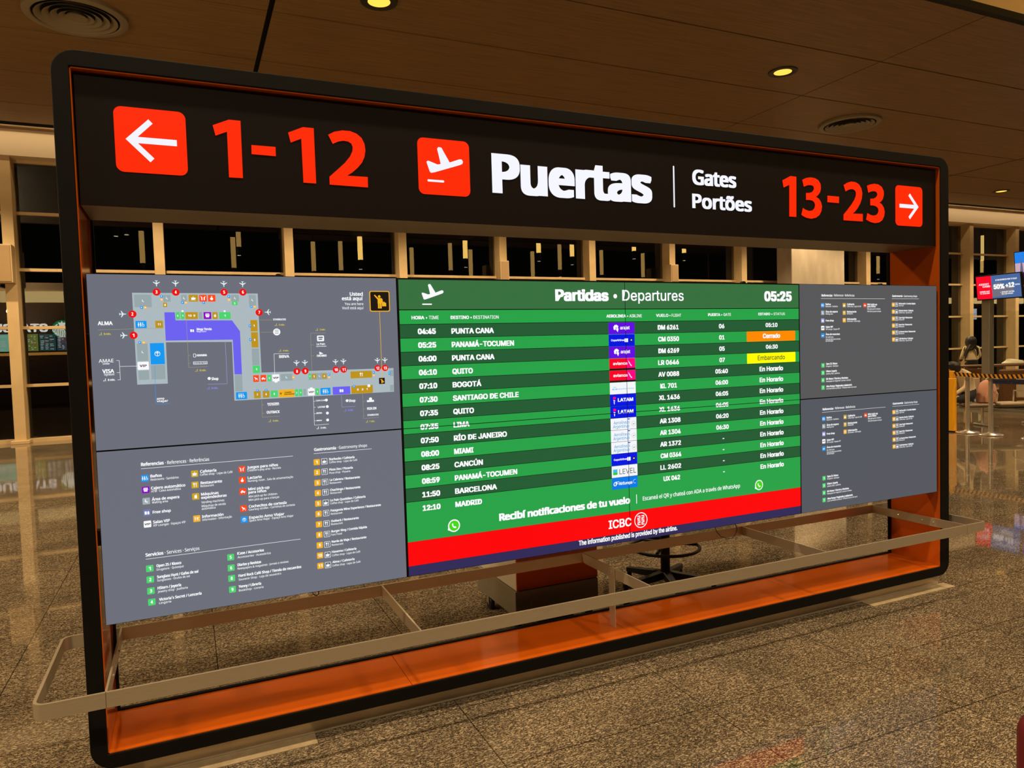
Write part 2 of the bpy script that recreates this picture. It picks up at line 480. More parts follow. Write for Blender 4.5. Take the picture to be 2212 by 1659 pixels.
def draw_marks(marks, name, parent, y, capmax=.0135):
    """printed shapes of one display as one mesh, each a hair above the one before"""
    mb = MB()
    keys = []
    def mi(k):
        if k not in keys:
            keys.append(k)
        return keys.index(k)
    lay = [y]
    def flat(poly, key):
        lay[0] -= 0.00004
        mb.add([(x, lay[0], z) for x, z in poly], [tuple(range(len(poly)))], mi(key))
    def ring(cx, cz, r, w, key, n=22):
        lay[0] -= 0.00004
        a, b = circle(cx, cz, r, n), circle(cx, cz, r - w, n)
        mb.add([(x, lay[0], z) for x, z in a + b], [(i, (i + 1) % n, n + (i + 1) % n, n + i) for i in range(n)], mi(key))
    def icon(kind, cx, cz, s, key):
        for sh in ICON[kind]:
            if sh[0] == 'r':
                flat([(cx + sh[1] * s, cz + sh[2] * s), (cx + sh[3] * s, cz + sh[2] * s), (cx + sh[3] * s, cz + sh[4] * s), (cx + sh[1] * s, cz + sh[4] * s)], key)
            elif sh[0] == 'c':
                flat(circle(cx + sh[1] * s, cz + sh[2] * s, sh[3] * s, 12), key)
            elif sh[0] == 'ring':
                ring(cx + sh[1] * s, cz + sh[2] * s, sh[3] * s, sh[4] * s, key)
            else:
                flat([(cx + px * s, cz + pz * s) for px, pz in sh[1]], key)
    def inlay(kind, x0, z0, x1, z1, key):
        s = min(x1 - x0, z1 - z0)
        cx, cz = (x0 + x1) / 2, (z0 + z1) / 2
        lay[0] -= 0.00004
        if kind[0] == '#':
            t = kind[1:]
            cap = min(s * .5, capmax)
            w = cap * .62 * len(t)
            w = min(w, (x1 - x0) * .86)
            letters(mb, t, cx - w / 2, cx + w / 2, cz - cap / 2, cap, lay[0], .06, mi=mi('white'), res=2)
        elif kind == 'vip':
            w = min(s * .8, .03)
            letters(mb, 'VIP', cx - w / 2, cx + w / 2, cz - w * .18, w * .36, lay[0], .06, mi=mi('black'), res=2)
        else:
            icon(kind, cx, cz, min(s * .92, .034 if kind in ('wheel', 'rest') else .024 if capmax < .01 else .034) if kind != 'me' else s * .95, 'white' if kind != 'me' else 'amber')
    for g in marks:
        if g[0] == 'r':
            _, x0, z0, x1, z1, key, r, ic = g
            if key == 'outline':
                flat(rrect(x0, z0, x1, z1, r), 'white')
                flat(rrect(x0 + .0016, z0 + .0016, x1 - .0016, z1 - .0016, r * .7), 'dgray')
            else:
                flat(rrect(x0, z0, x1, z1, r), key)
            if ic:
                inlay(ic, x0, z0, x1, z1, key)
        elif g[0] == 'l':
            _, pts, key, w = g
            for (ax, az), (bx, bz) in zip(pts, pts[1:]):
                dx, dz = bx - ax, bz - az
                k = math.hypot(dx, dz) or 1
                nx, nz = -dz / k * w / 2, dx / k * w / 2
                flat([(ax - nx, az - nz), (bx - nx, bz - nz), (bx + nx, bz + nz), (ax + nx, az + nz)], key)
        elif g[0] == 'p':
            flat(g[1], g[2])
        elif g[0] == 'c':
            flat(circle(g[1], g[2], g[3]), g[4])
        elif g[0] == 'a':
            _, cx, cz, s, rot, key = g
            a = math.radians(rot)
            flat([(cx + (px * math.cos(a) - pz * math.sin(a)) * s, cz + (px * math.sin(a) + pz * math.cos(a)) * s) for px, pz in ICON['plane'][0][1]], key)
        elif g[0] == 'i':
            icon(g[1], g[2], g[3], g[4], g[5])
    o = mb.build(name, [em(k) for k in keys], parent)
    return o, lay[0]

def draw_text(rows, name, parent, y, font='humanist'):
    mb = MB()
    keys = []
    for body, x0, x1, z, cap, b, key in rows:
        if key not in keys:
            keys.append(key)
        letters(mb, body, x0, x1, z, cap, y, .055 if b else 0.012, font, keys.index(key), res=2)
    return mb.build(name, [em(k) for k in keys], parent)

# ================================================================== THE PLACE
# ------------------------------------------------------------------ floor, ceiling
fl = MB()
fl.add([(-30, -16, 0), (70, -16, 0), (70, 15.6, 0), (-30, 15.6, 0)], [(0, 1, 2, 3)])
structure(fl.build('floor', M['floor']))

ZC = 6.63
cl = MB()
ys = [4.1, 5.985, 7.79, 9.635, 11.49, 13.22, 15.05]
xs = [-18.74, -8.54, 1.66, 11.86, 21.96, 32.1, 42.3, 52.5]
for i in range(len(xs) - 1):
    gx0 = .045 if i % 2 == 0 else .012
    for j in range(6):
        wide0, wide1 = (.04 if i in (2, 4) else .012), (.04 if i in (1, 3) else .012)
        if j == 5:
            cl.box(xs[i] + wide0, ys[j] + .016, ZC, xs[i + 1] - wide1, 14.5, ZC + .03)  # cut short to leave the added slot that hides the strip lamp
            cl.box(xs[i] + wide0, 14.84, ZC, xs[i + 1] - wide1, ys[j + 1] - .002, ZC + .03)
        else:
            cl.box(xs[i] + wide0, ys[j] + .016, ZC, xs[i + 1] - wide1, ys[j + 1] - .016, ZC + .03)
cl.box(-18.74, 4.1, ZC + .10, 52.5, 15.6, ZC + .15, 1)
structure(cl.build('ceiling', [M['ceiling'], M['dark']]))
ca = MB()
ca.box(6.3, -16, 9.5, 70, 4.0, 9.6)
ca.box(-30, -16, 16.5, 6.3, 4.0, 16.6)
ca.box(-30, 4.0, ZC + .1, 70, 4.06, 16.6)
ca.box(6.3, -16, 9.6, 6.4, 4.0, 16.6)
structure(ca.build('ceiling_plaster', M['plaster']))
ce = MB()
ce.box(-18.74, 4.0, ZC - .01, 52.5, 4.085, ZC + .1)
structure(ce.build('trim_1', M['dark']))

# ------------------------------------------------------------------ window wall
YG = 15.5
fa = MB()
fa.box(-18.74, 15.05, 6.08, 52.5, 15.75, ZC + .05)
structure(fa.build('wall_back', M['plaster']))
n = 2
for k in range(-5, 18):
    x = -0.22 + 2.85 * k
    mb = MB()
    mb.box(x, 15.12, 0.0, x + .215, YG + .1, 6.08)
    mb.box(x - .06, 15.03, 0, x + .28, 15.4, .07)
    structure(mb.build('trim_%d' % n, M['mullion'], bevel=.006))
    n += 1
for q, k in enumerate(range(-5, 17)):
    a, b = -0.22 + 2.85 * k + .215, -0.22 + 2.85 * (k + 1)
    fr = MB()
    for z in (1.23, 2.485, 3.735, 4.945):
        fr.box(a, 15.41, z - .032, b, YG + .02, z + .032)
    fr.box(a, 15.3, 0, b, YG + .02, .075)
    fr.box(a, 15.42, 6.02, b, YG + .02, 6.08)
    w = structure(fr.build('window_%d' % (q + 1), M['mullion']))
    gm = MB().box(a, YG - .004, .05, b, YG + .004, 6.07)
    structure(gm.build('pane', M['window_glass'], w))
co = MB()
co.box(18.2, 14.3, 0, 20.55, 14.95, ZC)
structure(co.build('trim_column', M['concrete'], bevel=.02))
# matt dark apron outside the glass
ap = MB()
ap.add([(-30, 15.8, -.3), (70, 15.8, -.3), (70, 40, -.3), (-30, 40, -.3)], [(0, 1, 2, 3)])
structure(ap.build('ground', M['dark']))
ov = MB()
ov.box(-18.74, 15.76, 8.8, 52.5, 22, 9.0)
ov.box(-18.74, 15.76, 6.8, 52.5, 15.9, 8.8)
structure(ov.build('roof_overhang', M['dark']))

# ------------------------------------------------------------------ loudspeakers on the mullions
for (x0, x1, z0, z1, lab) in ((-3.30, -2.87, 3.40, 4.20, 'tan loudspeaker box on the window mullion beside the sign\'s tall left post'),
                              (8.22, 8.48, 3.58, 4.13, 'tan loudspeaker box on the mullion above the green board\'s word Partidas'),
                              (13.87, 14.15, 3.60, 4.15, 'tan loudspeaker box on the mullion above the green board\'s word Departures')):
    t = thing('wall_loudspeaker', lab, 'speaker', ((x0 + x1) / 2, 15.12, z0), 'loudspeakers on the mullions')
    MB().box(x0, 14.84, z0, x1, 15.118, z1).build('housing', M['speaker'], t, bevel=.012)
    MB().box(x0 + .03, 14.828, z0 + .03, x1 - .03, 14.842, z1 - .03).build('grille', M['grille'], t)

# ------------------------------------------------------------------ ceiling fittings
for (x, y, lab) in ((-0.86, 8.85, 'round air diffuser in the timber ceiling above the sign\'s left corner'), (14.36, 8.78, 'round air diffuser in the timber ceiling above the numbers 13-23')):
    t = thing('air_diffuser', lab, 'air vent', (x, y, ZC), 'ceiling air diffusers')
    MB().lathe((x, y, ZC), [(.66, -.001), (.655, -.045), (.64, -.055), (.56, -.06), (.548, -.05), (.55, -.003)], 56).build('rim', M['diffuser'], t, smooth=True)
    for i, r in enumerate((.52, .42, .32, .22)):
        MB().lathe((x, y, ZC), [(r, -.062 + .004 * i), (r - .010, -.060 + .004 * i), (r - .085, -.010), (r - .075, -.006), (r, -.056 + .004 * i)], 56).build('cone', M['diffuser'], t, smooth=True)
    MB().lathe((x, y, ZC), [(.14, -.05), (.06, -.036), (.001, -.034), (.001, -.02), (.12, -.02), (.14, -.05)], 40).build('hub', M['diffuser'], t, smooth=True)
    MB().lathe((x, y, ZC), [(.547, -.004), (.001, -.003)], 48).build('throat', M['dark'], t)
for (x, y, lab) in ((3.03, 6.95, 'glowing round downlight at the top edge above the numbers 1-12'), (10.52, 6.95, 'glowing round downlight in the ceiling above the words Gates and Portões'),
                    (26.0, 12.55, 'small glowing round downlight in the ceiling to the right of the sign')):
    t = thing('recessed_downlight', lab, 'ceiling light', (x, y, ZC), 'recessed downlights')
    MB().lathe((x, y, ZC), [(.26, -.001), (.255, -.018), (.18, -.022), (.158, -.012), (.157, -.001)], 40).build('trim_ring', M['black_plastic'], t, smooth=True)
    MB().lathe((x, y, ZC), [(.157, -.013), (.10, -.010), (.001, -.009)], 36).build('lens', M['lens'], t, smooth=True)

# ------------------------------------------------------------------ hanging tube lamps of the tall hall (the window panes mirror them)
PEND = [(-2.0, 1.1, 7.16), (-1.62, 1.1, 7.23),  (7.82, 1.1, 6.03), (12.96, 1.1, 6.22), (16.96, 1.1, 6.61), (18.9, 1.1, 6.47), (22.74, 1.1, 6.87), (26.09, 1.1, 6.86), (42.68, 1.1, 6.38)]
DIMS = [(-1.32, -4.2, 6.32), (2.71, -4.2, 6.18), (2.98, -4.2, 7.22), (7.98, -4.2, 6.16), (11.84, -4.2, 5.95), (14.08, -4.2, 6.27), (15.29, -4.2, 5.95), (19.2, -4.2, 5.96), (21.02, -4.2, 6.43), (23.93, -4.2, 6.17),  # added row, stands in for the fainter second reflections in the panes
        (26.98, -4.2, 6.07), (35.68, -4.2, 6.32), (37.29, -4.2, 6.34), (38.26, -4.2, 6.03), (48.24, -4.2, 6.65), (60.44, -4.2, 6.93), (6.58, -4.2, 6.09)]
for i, (x, y, z) in enumerate(PEND + DIMS):
    dim = i >= len(PEND)
    if i == 0 or dim and i == len(PEND):
        L = 1.5 if dim else 1.35
        t = thing('tube_pendant', 'slim dim tube pendant added for the faint second reflections in the windows' if dim else 'slim glowing tube pendant hanging in the dark hall', 'pendant lamp', (x, y, z), 'added dim tube pendants mirrored in the windows' if dim else 'glowing tube pendants mirrored in the windows')
        parts = [MB().cyl((x, y), .115, z, z + L, 14).build('tube', M['tube_dim' if dim else 'tube'], t),
                 MB().cyl((x, y), .1, z - .42, z - .004, 14).build('can', M['black_plastic'], t),
                 MB().cyl((x, y), .08, z - .435, z - .421, 14).build('lens', M['lens_bright'], t)]
        src = (t, parts)
    else:
        t = src[0].copy()
        COL.objects.link(t)
        t.location = (x, y, z)
        for p in src[1]:
            c = p.copy()
            COL.objects.link(c)
            c.parent = t
    MB().cyl((x, y), .012, z + L + .002, 8.79 if y > 15 else 16.49 if x < 6.3 else 9.49, 6).build('rod', M['black_plastic'], t)

for x, y, z, r, L, lab in ((35.89, 19.5, 5.36, .07, 1.22, 'bright tube lamp seen through the window above the advertising screen'), (35.52, 19.9, 4.7, .05, .85, 'slimmer tube lamp just below and beside the bright tube outside the window')):
    t = thing('outdoor_tube_lamp', lab, 'pendant lamp', (x, y, z), 'tube lamps beyond the window')
    MB().cyl((x, y), r, z, z + L, 14).build('tube', M['tube_outside'], t)
    MB().cyl((x, y), r * 1.03, z - .28, z - .003, 14).build('can', M['black_plastic'], t)
    MB().cyl((x, y), r * 1.03, z + L + .003, z + L + .3, 14).build('cap', M['black_plastic'], t)
    MB().cyl((x, y), .012, z + L + .303, 8.795, 6).build('rod', M['black_plastic'], t)

# ------------------------------------------------------------------ coffee counter facing the windows (seen only mirrored in the glass)
ct = thing('coffee_counter', 'coffee counter with lit white letters, round green emblem and menu screens', 'shop front', (-5.8, .1, 0))
MB().box(-9.2, .0, 0, -3.2, .06, 4.14).build('back_wall', M['wood_dark'], ct)
MB().box(-9.2, -.02, 4.6, -3.2, .5, 4.9).build('bulkhead', M['plaster'], ct)
mb = MB()
mirror = lambda px, py, pz: (-px, py, pz)
letters(mb, 'STARBUCKS', 4.66, 7.45, 2.98, .33, .10, .07, 'grotesk', to=mirror)
mb.build('sign_lettering', glow('lit shop letters', (255, 250, 240), 10), ct)
MB().box(-9.0, .10, 4.15, -3.3, .3, 4.58).build('lit_bulkhead', glow('self glowing cream bulkhead', (255, 216, 140), 6.5), ct)  # glow put into the bulkhead in place of light falling on it
lamp('POINT', 'counter_fill_lamp', (-5.6, 1.8, 3.7), 700, (1.0, 0.72, 0.38), shadow_soft_size=0.1)  # added lamp, brightens the wall behind the letters
em_d = MB().prism(circle(-4.17, 3.08, .36, 32), .062, .10).build('emblem', glow('lit green emblem', (0, 120, 60), 9), ct)
mb = MB()
mb.prism(circle(-4.17, 3.16, .12, 20), .101, .108)
mb.prism([(-4.17, 3.42), (-4.13, 3.33), (-4.03, 3.36), (-4.07, 3.25), (-4.27, 3.25), (-4.31, 3.36), (-4.21, 3.33)], .101, .108)
for i in range(11):
    q = -4.17 + .062 * (i - 5)
    top = 3.03 + .025 * abs(i - 5)
    low = 3.08 - math.sqrt(max(.0, .33 ** 2 - (q + 4.17) ** 2))
    w = .019
    pts = [(q + .012 * math.sin(k * 1.6), top + (low - top) * k / 5) for k in range(6)]
    mb.prism([(x - w, z) for x, z in pts] + [(x + w, z) for x, z in reversed(pts)], .101, .108)
for s_ in (-1, 1):
    mb.prism([(-4.17 + s_ * .15, 3.30), (-4.17 + s_ * .24, 3.24), (-4.17 + s_ * .30, 3.06), (-4.17 + s_ * .18, 3.10)], .101, .108)
mb.build('figure', glow('lit white emblem', (255, 250, 240), 9), em_d)
for x0, x1, rgb in ((-4.98, -4.42, (50, 92, 86)), (-5.40, -5.02, (132, 150, 60)), (-6.9, -5.95, (150, 225, 190)), (-4.38, -3.9, (70, 84, 96))):
    ms = MB().box(x0, .062, 2.22, x1, .10, 2.9).build('menu_screen', glow('lit menu', rgb, 6), ct)
    mb = MB()
    for r_ in range(9):
        zz = 2.28 + .064 * r_
        for c_ in range(3):
            if RND.random() < .72:
                xa = x0 + .04 + (x1 - x0 - .08) * c_ / 3
                mb.box(xa, .1005, zz, xa + (x1 - x0 - .08) / 3 * RND.uniform(.4, .85), .103, zz + .03, RND.choice((0, 0, 0, 1)))
    mb.build('menu_print', [glow('lit menu text', (215, 220, 215), 6), glow('lit menu picture', (190, 80, 70), 6)], ms)
MB().box(-7.2, .062, 2.05, -3.4, .09, 2.16).build('light_strip', glow('lit strip', (255, 180, 80), 4.0), ct)
MB().box(-8.8, .7, 0, -3.4, 1.3, 1.05).build('counter', M['wood_dark'], ct)

# glowing shop fascia far along the hall, mirrored in the window panes beside the advertising screen
sh = thing('shop_fascia', 'glowing cream shop fascia with a pale screen, mirrored in the windows beside the advertising screen', 'shop front', (53, .1, 0))
MB().box(49.5, .0, 0, 58.5, .06, 5.6).build('back_wall', M['wood_dark'], sh)
MB().box(49.5, .062, 4.081, 58.5, .2, 4.485).build('lit_bulkhead', glow('self glowing far bulkhead', (255, 216, 140), 5.0), sh)  # light on this bulkhead is put in as its own glow
MB().box(51.2, .062, 2.934, 53.1, .12, 3.710).build('screen', glow('lit far screen', (190, 205, 225), 5.0), sh)

# ------------------------------------------------------------------ the big gate sign: frame
SX0, SX1 = 0.0, 4.8532
FX0, FX1, FZ0, FZ1 = -0.0748, 4.9648, 0.090, 2.8614
IX0, IX1, IZ0, IZ1 = -0.0103, 4.8739, 0.1555, 2.7922
YD = 0.3683
sf = thing('sign_frame', 'large black rounded sign frame lined in orange, standing on a steel plinth', 'sign frame', (2.44, .19, 0))
def ring_mesh(outer, inner, y0, y1):
    n = len(outer)
    mb = MB()
    v = [(x, y, z) for y in (y0, y1) for x, z in outer] + [(x, y, z) for y in (y0, y1) for x, z in inner]
    f = []
    for i in range(n):
        j = (i + 1) % n
        f += [(i, j, 2 * n + j, 2 * n + i), (n + i, 3 * n + i, 3 * n + j, n + j), (i, n + i, n + j, j), (2 * n + i, 2 * n + j, 3 * n + j, 3 * n + i)]
    return mb.add(v, f)
# front and back rims plus the outside skin
g = .005
ring_mesh(rrect(FX0, FZ0, FX1, FZ1, .088, 8), rrect(IX0 - g, IZ0 - g, IX1 + g, IZ1 + g, .001, 8), 0, YD).build('outer_frame', M['black_frame'], sf, bevel=.004)
ring_mesh(rrect(FX0, FZ0, FX1, FZ1, .088, 8), rrect(IX0 + .011, IZ0 + .008, IX1 - .011, IZ1 - .011, .001, 8), YD + .001, YD + .02).build('rear_rim', M['black_frame'], sf)
MB().box(IX0 - .004, .004, IZ0, IX0, YD, IZ1).build('side_lining', M['orange'], sf)
MB().box(IX1, .004, IZ0, IX1 + .004, YD, IZ1).build('side_lining', M['orange'], sf)
MB().box(IX0, .004, IZ1, IX1, YD, IZ1 + .004).build('top_lining', M['orange'], sf)
for a, b in ((IX0, 1.2150), (1.2175, 2.4365), (2.4390, 3.6830), (3.6855, IX1)):
    MB().box(a, .004, IZ0 - .004, b, YD, IZ0).build('sill_lining', M['orange'], sf)
MB().box(-.03, .07, 0.001, 4.955, .32, FZ0 - .001).build('plinth', M['steel'], sf, bevel=.003)
for z in (.95, 1.8):
    MB().box(IX0 + .001, .12, z, IX1 - .001, .17, z + .06).build('mounting_bar', M['black_plastic'], sf)
for x0, x1, y0, y1, lab in ((.10, .78, -.02, .068, 'pale stone strip on the floor under the sign\'s left end'), (4.215, 5.0, -.02, .068, 'pale stone strip on the floor under the sign\'s right end')):
    o = MB().box(x0, y0, .0005, x1, y1, .004).build('floor_strip', M['stone'])
    tag(o, lab, 'floor strip', 'pale floor strips at the sign foot')

# ------------------------------------------------------------------ header sign
HY = 0.0244
hs = thing('gate_header_sign', 'long dark header sign with lit gate numbers 1-12 and 13-23', 'sign', (2.43, .19, 2.286))
HX0, HX1, HZ0, HZ1 = -.0050, 4.8686, 2.2861, 2.7813
mb = MB().box(HX0, HY, HZ0, HX1, .349, HZ1)
mb.m = [1, 0, 0, 0, 0, 0]
mb.build('sign_box', [M['header_black'], M['header_under']], hs, bevel=.002)
def tile(x0, z0, x1, z1):
    return MB().prism(rrect(x0, z0, x1, z1, .028, 7), HY - .0012, HY - .0002).build('pictogram_tile', em('signred'), hs)
ARROW = [(.160, 2.5495), (.243, 2.6325), (.2575, 2.617), (.2025, 2.561), (.341, 2.561), (.341, 2.5365), (.2025, 2.5365), (.2575, 2.4815), (.243, 2.466)]
YT = HY - .0022
t1 = tile(.1225, 2.4225, .3765, 2.6735)
MB().add([(x, YT, z) for x, z in ARROW], [(0, 8, 7, 6), (0, 6, 5, 4, 3), (0, 3, 2, 1)]).build('arrow', em('signwhite'), t1)
t2 = tile(4.486, 2.4065, 4.739, 2.6605)
AR2 = [(4.701 - (x - .160) * .99, 2.533 + (z - 2.5495) * .99) for x, z in ARROW]
MB().add([(x, YT, z) for x, z in AR2], [(0, 6, 7, 8), (0, 3, 4, 5, 6), (0, 1, 2, 3)]).build('arrow', em('signwhite'), t2)
t3 = tile(1.3385, 2.4115, 1.5905, 2.667)
def takeoff(x0, z0, w, y, key, parent, bar):
    """climbing aeroplane over a bar; x0, z0: lower corner of the bar, w: width of the aeroplane"""
    k = w / 176.0
    pts = [(-8, 84), (-2, 90), (8, 88), (22, 70), (60, 80), (45, 148), (52, 156), (66, 154), (104, 90), (152, 108), (164, 108), (170, 98), (166, 88), (154, 82), (30, 40), (12, 36), (6, 42)]
    mb = MB()
    P = [(x0 + (px + 6) * k, y, z0 + pz * k) for px, pz in pts]
    # fan out from a point on the fuselage
    c = (x0 + (70 + 6) * k, y, z0 + 68 * k)
    mb.add([c] + P, [(0, i + 1, (i + 1) % len(P) + 1) for i in range(len(P))])
    b = rrect(x0, z0 - 4 * k, x0 + bar * k, z0 + 6 * k, 4 * k, 4)
    mb.add([(x, y, z) for x, z in b], [tuple(range(len(b)))])
    return mb.build('aeroplane_symbol', em(key), parent)
takeoff(1.381, 2.4735, .177, YT, 'signwhite', t3, 80)
# outlines of the gate numbers 1-12 and 13-23, in metres on the sign face
NUM_LEFT = [
    [(0.4768,2.6334),(0.5387,2.6618),(0.5841,2.6617),(0.5834,2.4281),(0.5297,2.4275),(0.53,2.6122),(0.4858,2.5922)],
    [(0.6223,2.5669),(0.7181,2.5673),(0.718,2.5287),(0.6216,2.5293)],
    [(0.7718,2.6322),(0.8334,2.6607),(0.8787,2.6608),(0.8795,2.4261),(0.8263,2.4263),(0.8248,2.6114),(0.7808,2.5909)],
    [(0.9388,2.6387),(0.9658,2.6542),(1.0,2.6631),(1.0343,2.6636),(1.0627,2.655),(1.084,2.6382),(1.0958,2.6136),(1.0988,2.5853),(1.0935,2.5562),(1.0808,2.5295),(1.0596,2.505),(1.0356,2.4833),(1.0139,2.4692),(1.1047,2.47),(1.1041,2.4239),(0.9368,2.4254),(0.937,2.4592),(0.9733,2.4928),(1.0058,2.5236),(1.0299,2.5539),(1.0411,2.5775),(1.043,2.5947),(1.0378,2.6096),(1.0238,2.6174),(1.0039,2.6189),(0.981,2.6135),(0.9569,2.6012)],
]
NUM_RIGHT = [
    [(3.5355,2.6235),(3.5981,2.6526),(3.6446,2.6519),(3.6411,2.4178),(3.5857,2.4176),(3.5885,2.601),(3.5443,2.5819)],
    [(3.6905,2.6373),(3.7219,2.6502),(3.7569,2.6563),(3.7921,2.6542),(3.8203,2.6438),(3.8378,2.6227),(3.841,2.5971),(3.8335,2.5733),(3.817,2.5557),(3.7998,2.5444),(3.8224,2.5354),(3.8399,2.5167),(3.8482,2.4912),(3.8428,2.4624),(3.8268,2.4382),(3.7995,2.4213),(3.7606,2.4128),(3.7221,2.4166),(3.6978,2.4241),(3.6806,2.432),(3.6937,2.4736),(3.7158,2.4635),(3.7437,2.4583),(3.7683,2.4621),(3.7847,2.4749),(3.7913,2.4933),(3.7866,2.5095),(3.7712,2.52),(3.7481,2.5228),(3.7187,2.5216),(3.7193,2.5621),(3.7487,2.5644),(3.7698,2.5719),(3.7827,2.5882),(3.7822,2.6),(3.7738,2.6082),(3.7563,2.6106),(3.7318,2.608),(3.7024,2.5973)],
    [(3.8928,2.5572),(3.9902,2.5568),(3.9882,2.5178),(3.8923,2.5181)],
    [(4.0285,2.6292),(4.0598,2.6456),(4.0934,2.6547),(4.1309,2.6536),(4.1609,2.6418),(4.1812,2.6191),(4.1893,2.5902),(4.1844,2.5578),(4.1712,2.5276),(4.1482,2.4969),(4.1253,2.4744),(4.1048,2.4611),(4.1918,2.4633),(4.1914,2.4166),(4.0254,2.4164),(4.0258,2.4508),(4.0618,2.4844),(4.0957,2.518),(4.1185,2.5459),(4.1315,2.5706),(4.1332,2.5894),(4.1251,2.6022),(4.1094,2.6086),(4.0892,2.6084),(4.0668,2.6022),(4.0444,2.5907)],
    [(4.2294,2.6383),(4.2603,2.6484),(4.2951,2.6551),(4.3301,2.6531),(4.3613,2.6399),(4.3784,2.6155),(4.3798,2.5911),(4.3709,2.5661),(4.3567,2.5505),(4.3393,2.5409),(4.3604,2.5328),(4.3784,2.512),(4.3868,2.4852),(4.3811,2.4576),(4.3636,2.4322),(4.336,2.4173),(4.2969,2.4112),(4.2582,2.4165),(4.2198,2.4298),(4.2317,2.4707),(4.2586,2.4608),(4.2856,2.4572),(4.309,2.4622),(4.3247,2.4749),(4.3303,2.4904),(4.325,2.5064),(4.3071,2.5163),(4.2862,2.52),(4.2576,2.519),(4.2579,2.5605),(4.2866,2.5627),(4.3076,2.5715),(4.3202,2.5864),(4.3187,2.5982),(4.3079,2.6067),(4.287,2.6086),(4.2637,2.6045),(4.2406,2.596)],
]
for outl in (NUM_LEFT, NUM_RIGHT):
    mb = MB()
    for p in outl:
        mb.add([(x, YT, z) for x, z in p], [tuple(range(len(p)))])
    mb.build('gate_numbers', em('signred'), hs)
mb = MB(); letters(mb, 'Puertas', 1.703, 2.622, 2.4385, .187, YT, .08, res=10, fine=True)
mb.build('title_lettering', em('signwhite'), hs)
b = rrect(2.7595, 2.426, 2.7685, 2.647, .004, 4)
MB().add([(x, YT, z) for x, z in b], [tuple(range(len(b)))]).build('divider', em('signwhite'), hs)
for a_ in (('Gates', 2.887, 3.193, 2.5565, .082), ('Portões', 2.884, 3.304, 2.4295, .078)):
    mb = MB(); letters(mb, *a_, YT, .07, res=6, fine=True); mb.build('translation_lettering', em('signwhite'), hs)

# ------------------------------------------------------------------ displays
PW, PH = 1.2133, 0.6843
SZ0 = 0.6576
DY = 0.0074
def display(name, label, x, z, key, texts, marks, bracket=None):
    t = thing(name, label, 'display screen', (x + PW / 2, .05, z))
    MB().box(x + .0012, DY + .001, z + .0012, x + PW - .0012, .115, z + PH - .0012).build('casing', M['black_plastic'], t)
    MB().add([(x + .003, DY, z + .003), (x + PW - .003, DY, z + .003), (x + PW - .003, DY, z + PH - .003), (x + .003, DY, z + PH - .003)], [(0, 1, 2, 3)]).build('screen', em(key), t)
    o, yy = draw_marks(marks, 'graphics', t, DY - .0003, .0085 if name == 'map_display' else .0135)
    draw_text(texts, 'lettering', t, yy - .0003)
    if bracket:
        MB().prism([(bracket + .014 * math.cos(a), z + PH - .001 + .012 * math.sin(a)) for a in [math.pi * i / 8 for i in range(9)]], .02, .04).build('top_bracket', M['black_plastic'], t)
    return t
W = 'white'
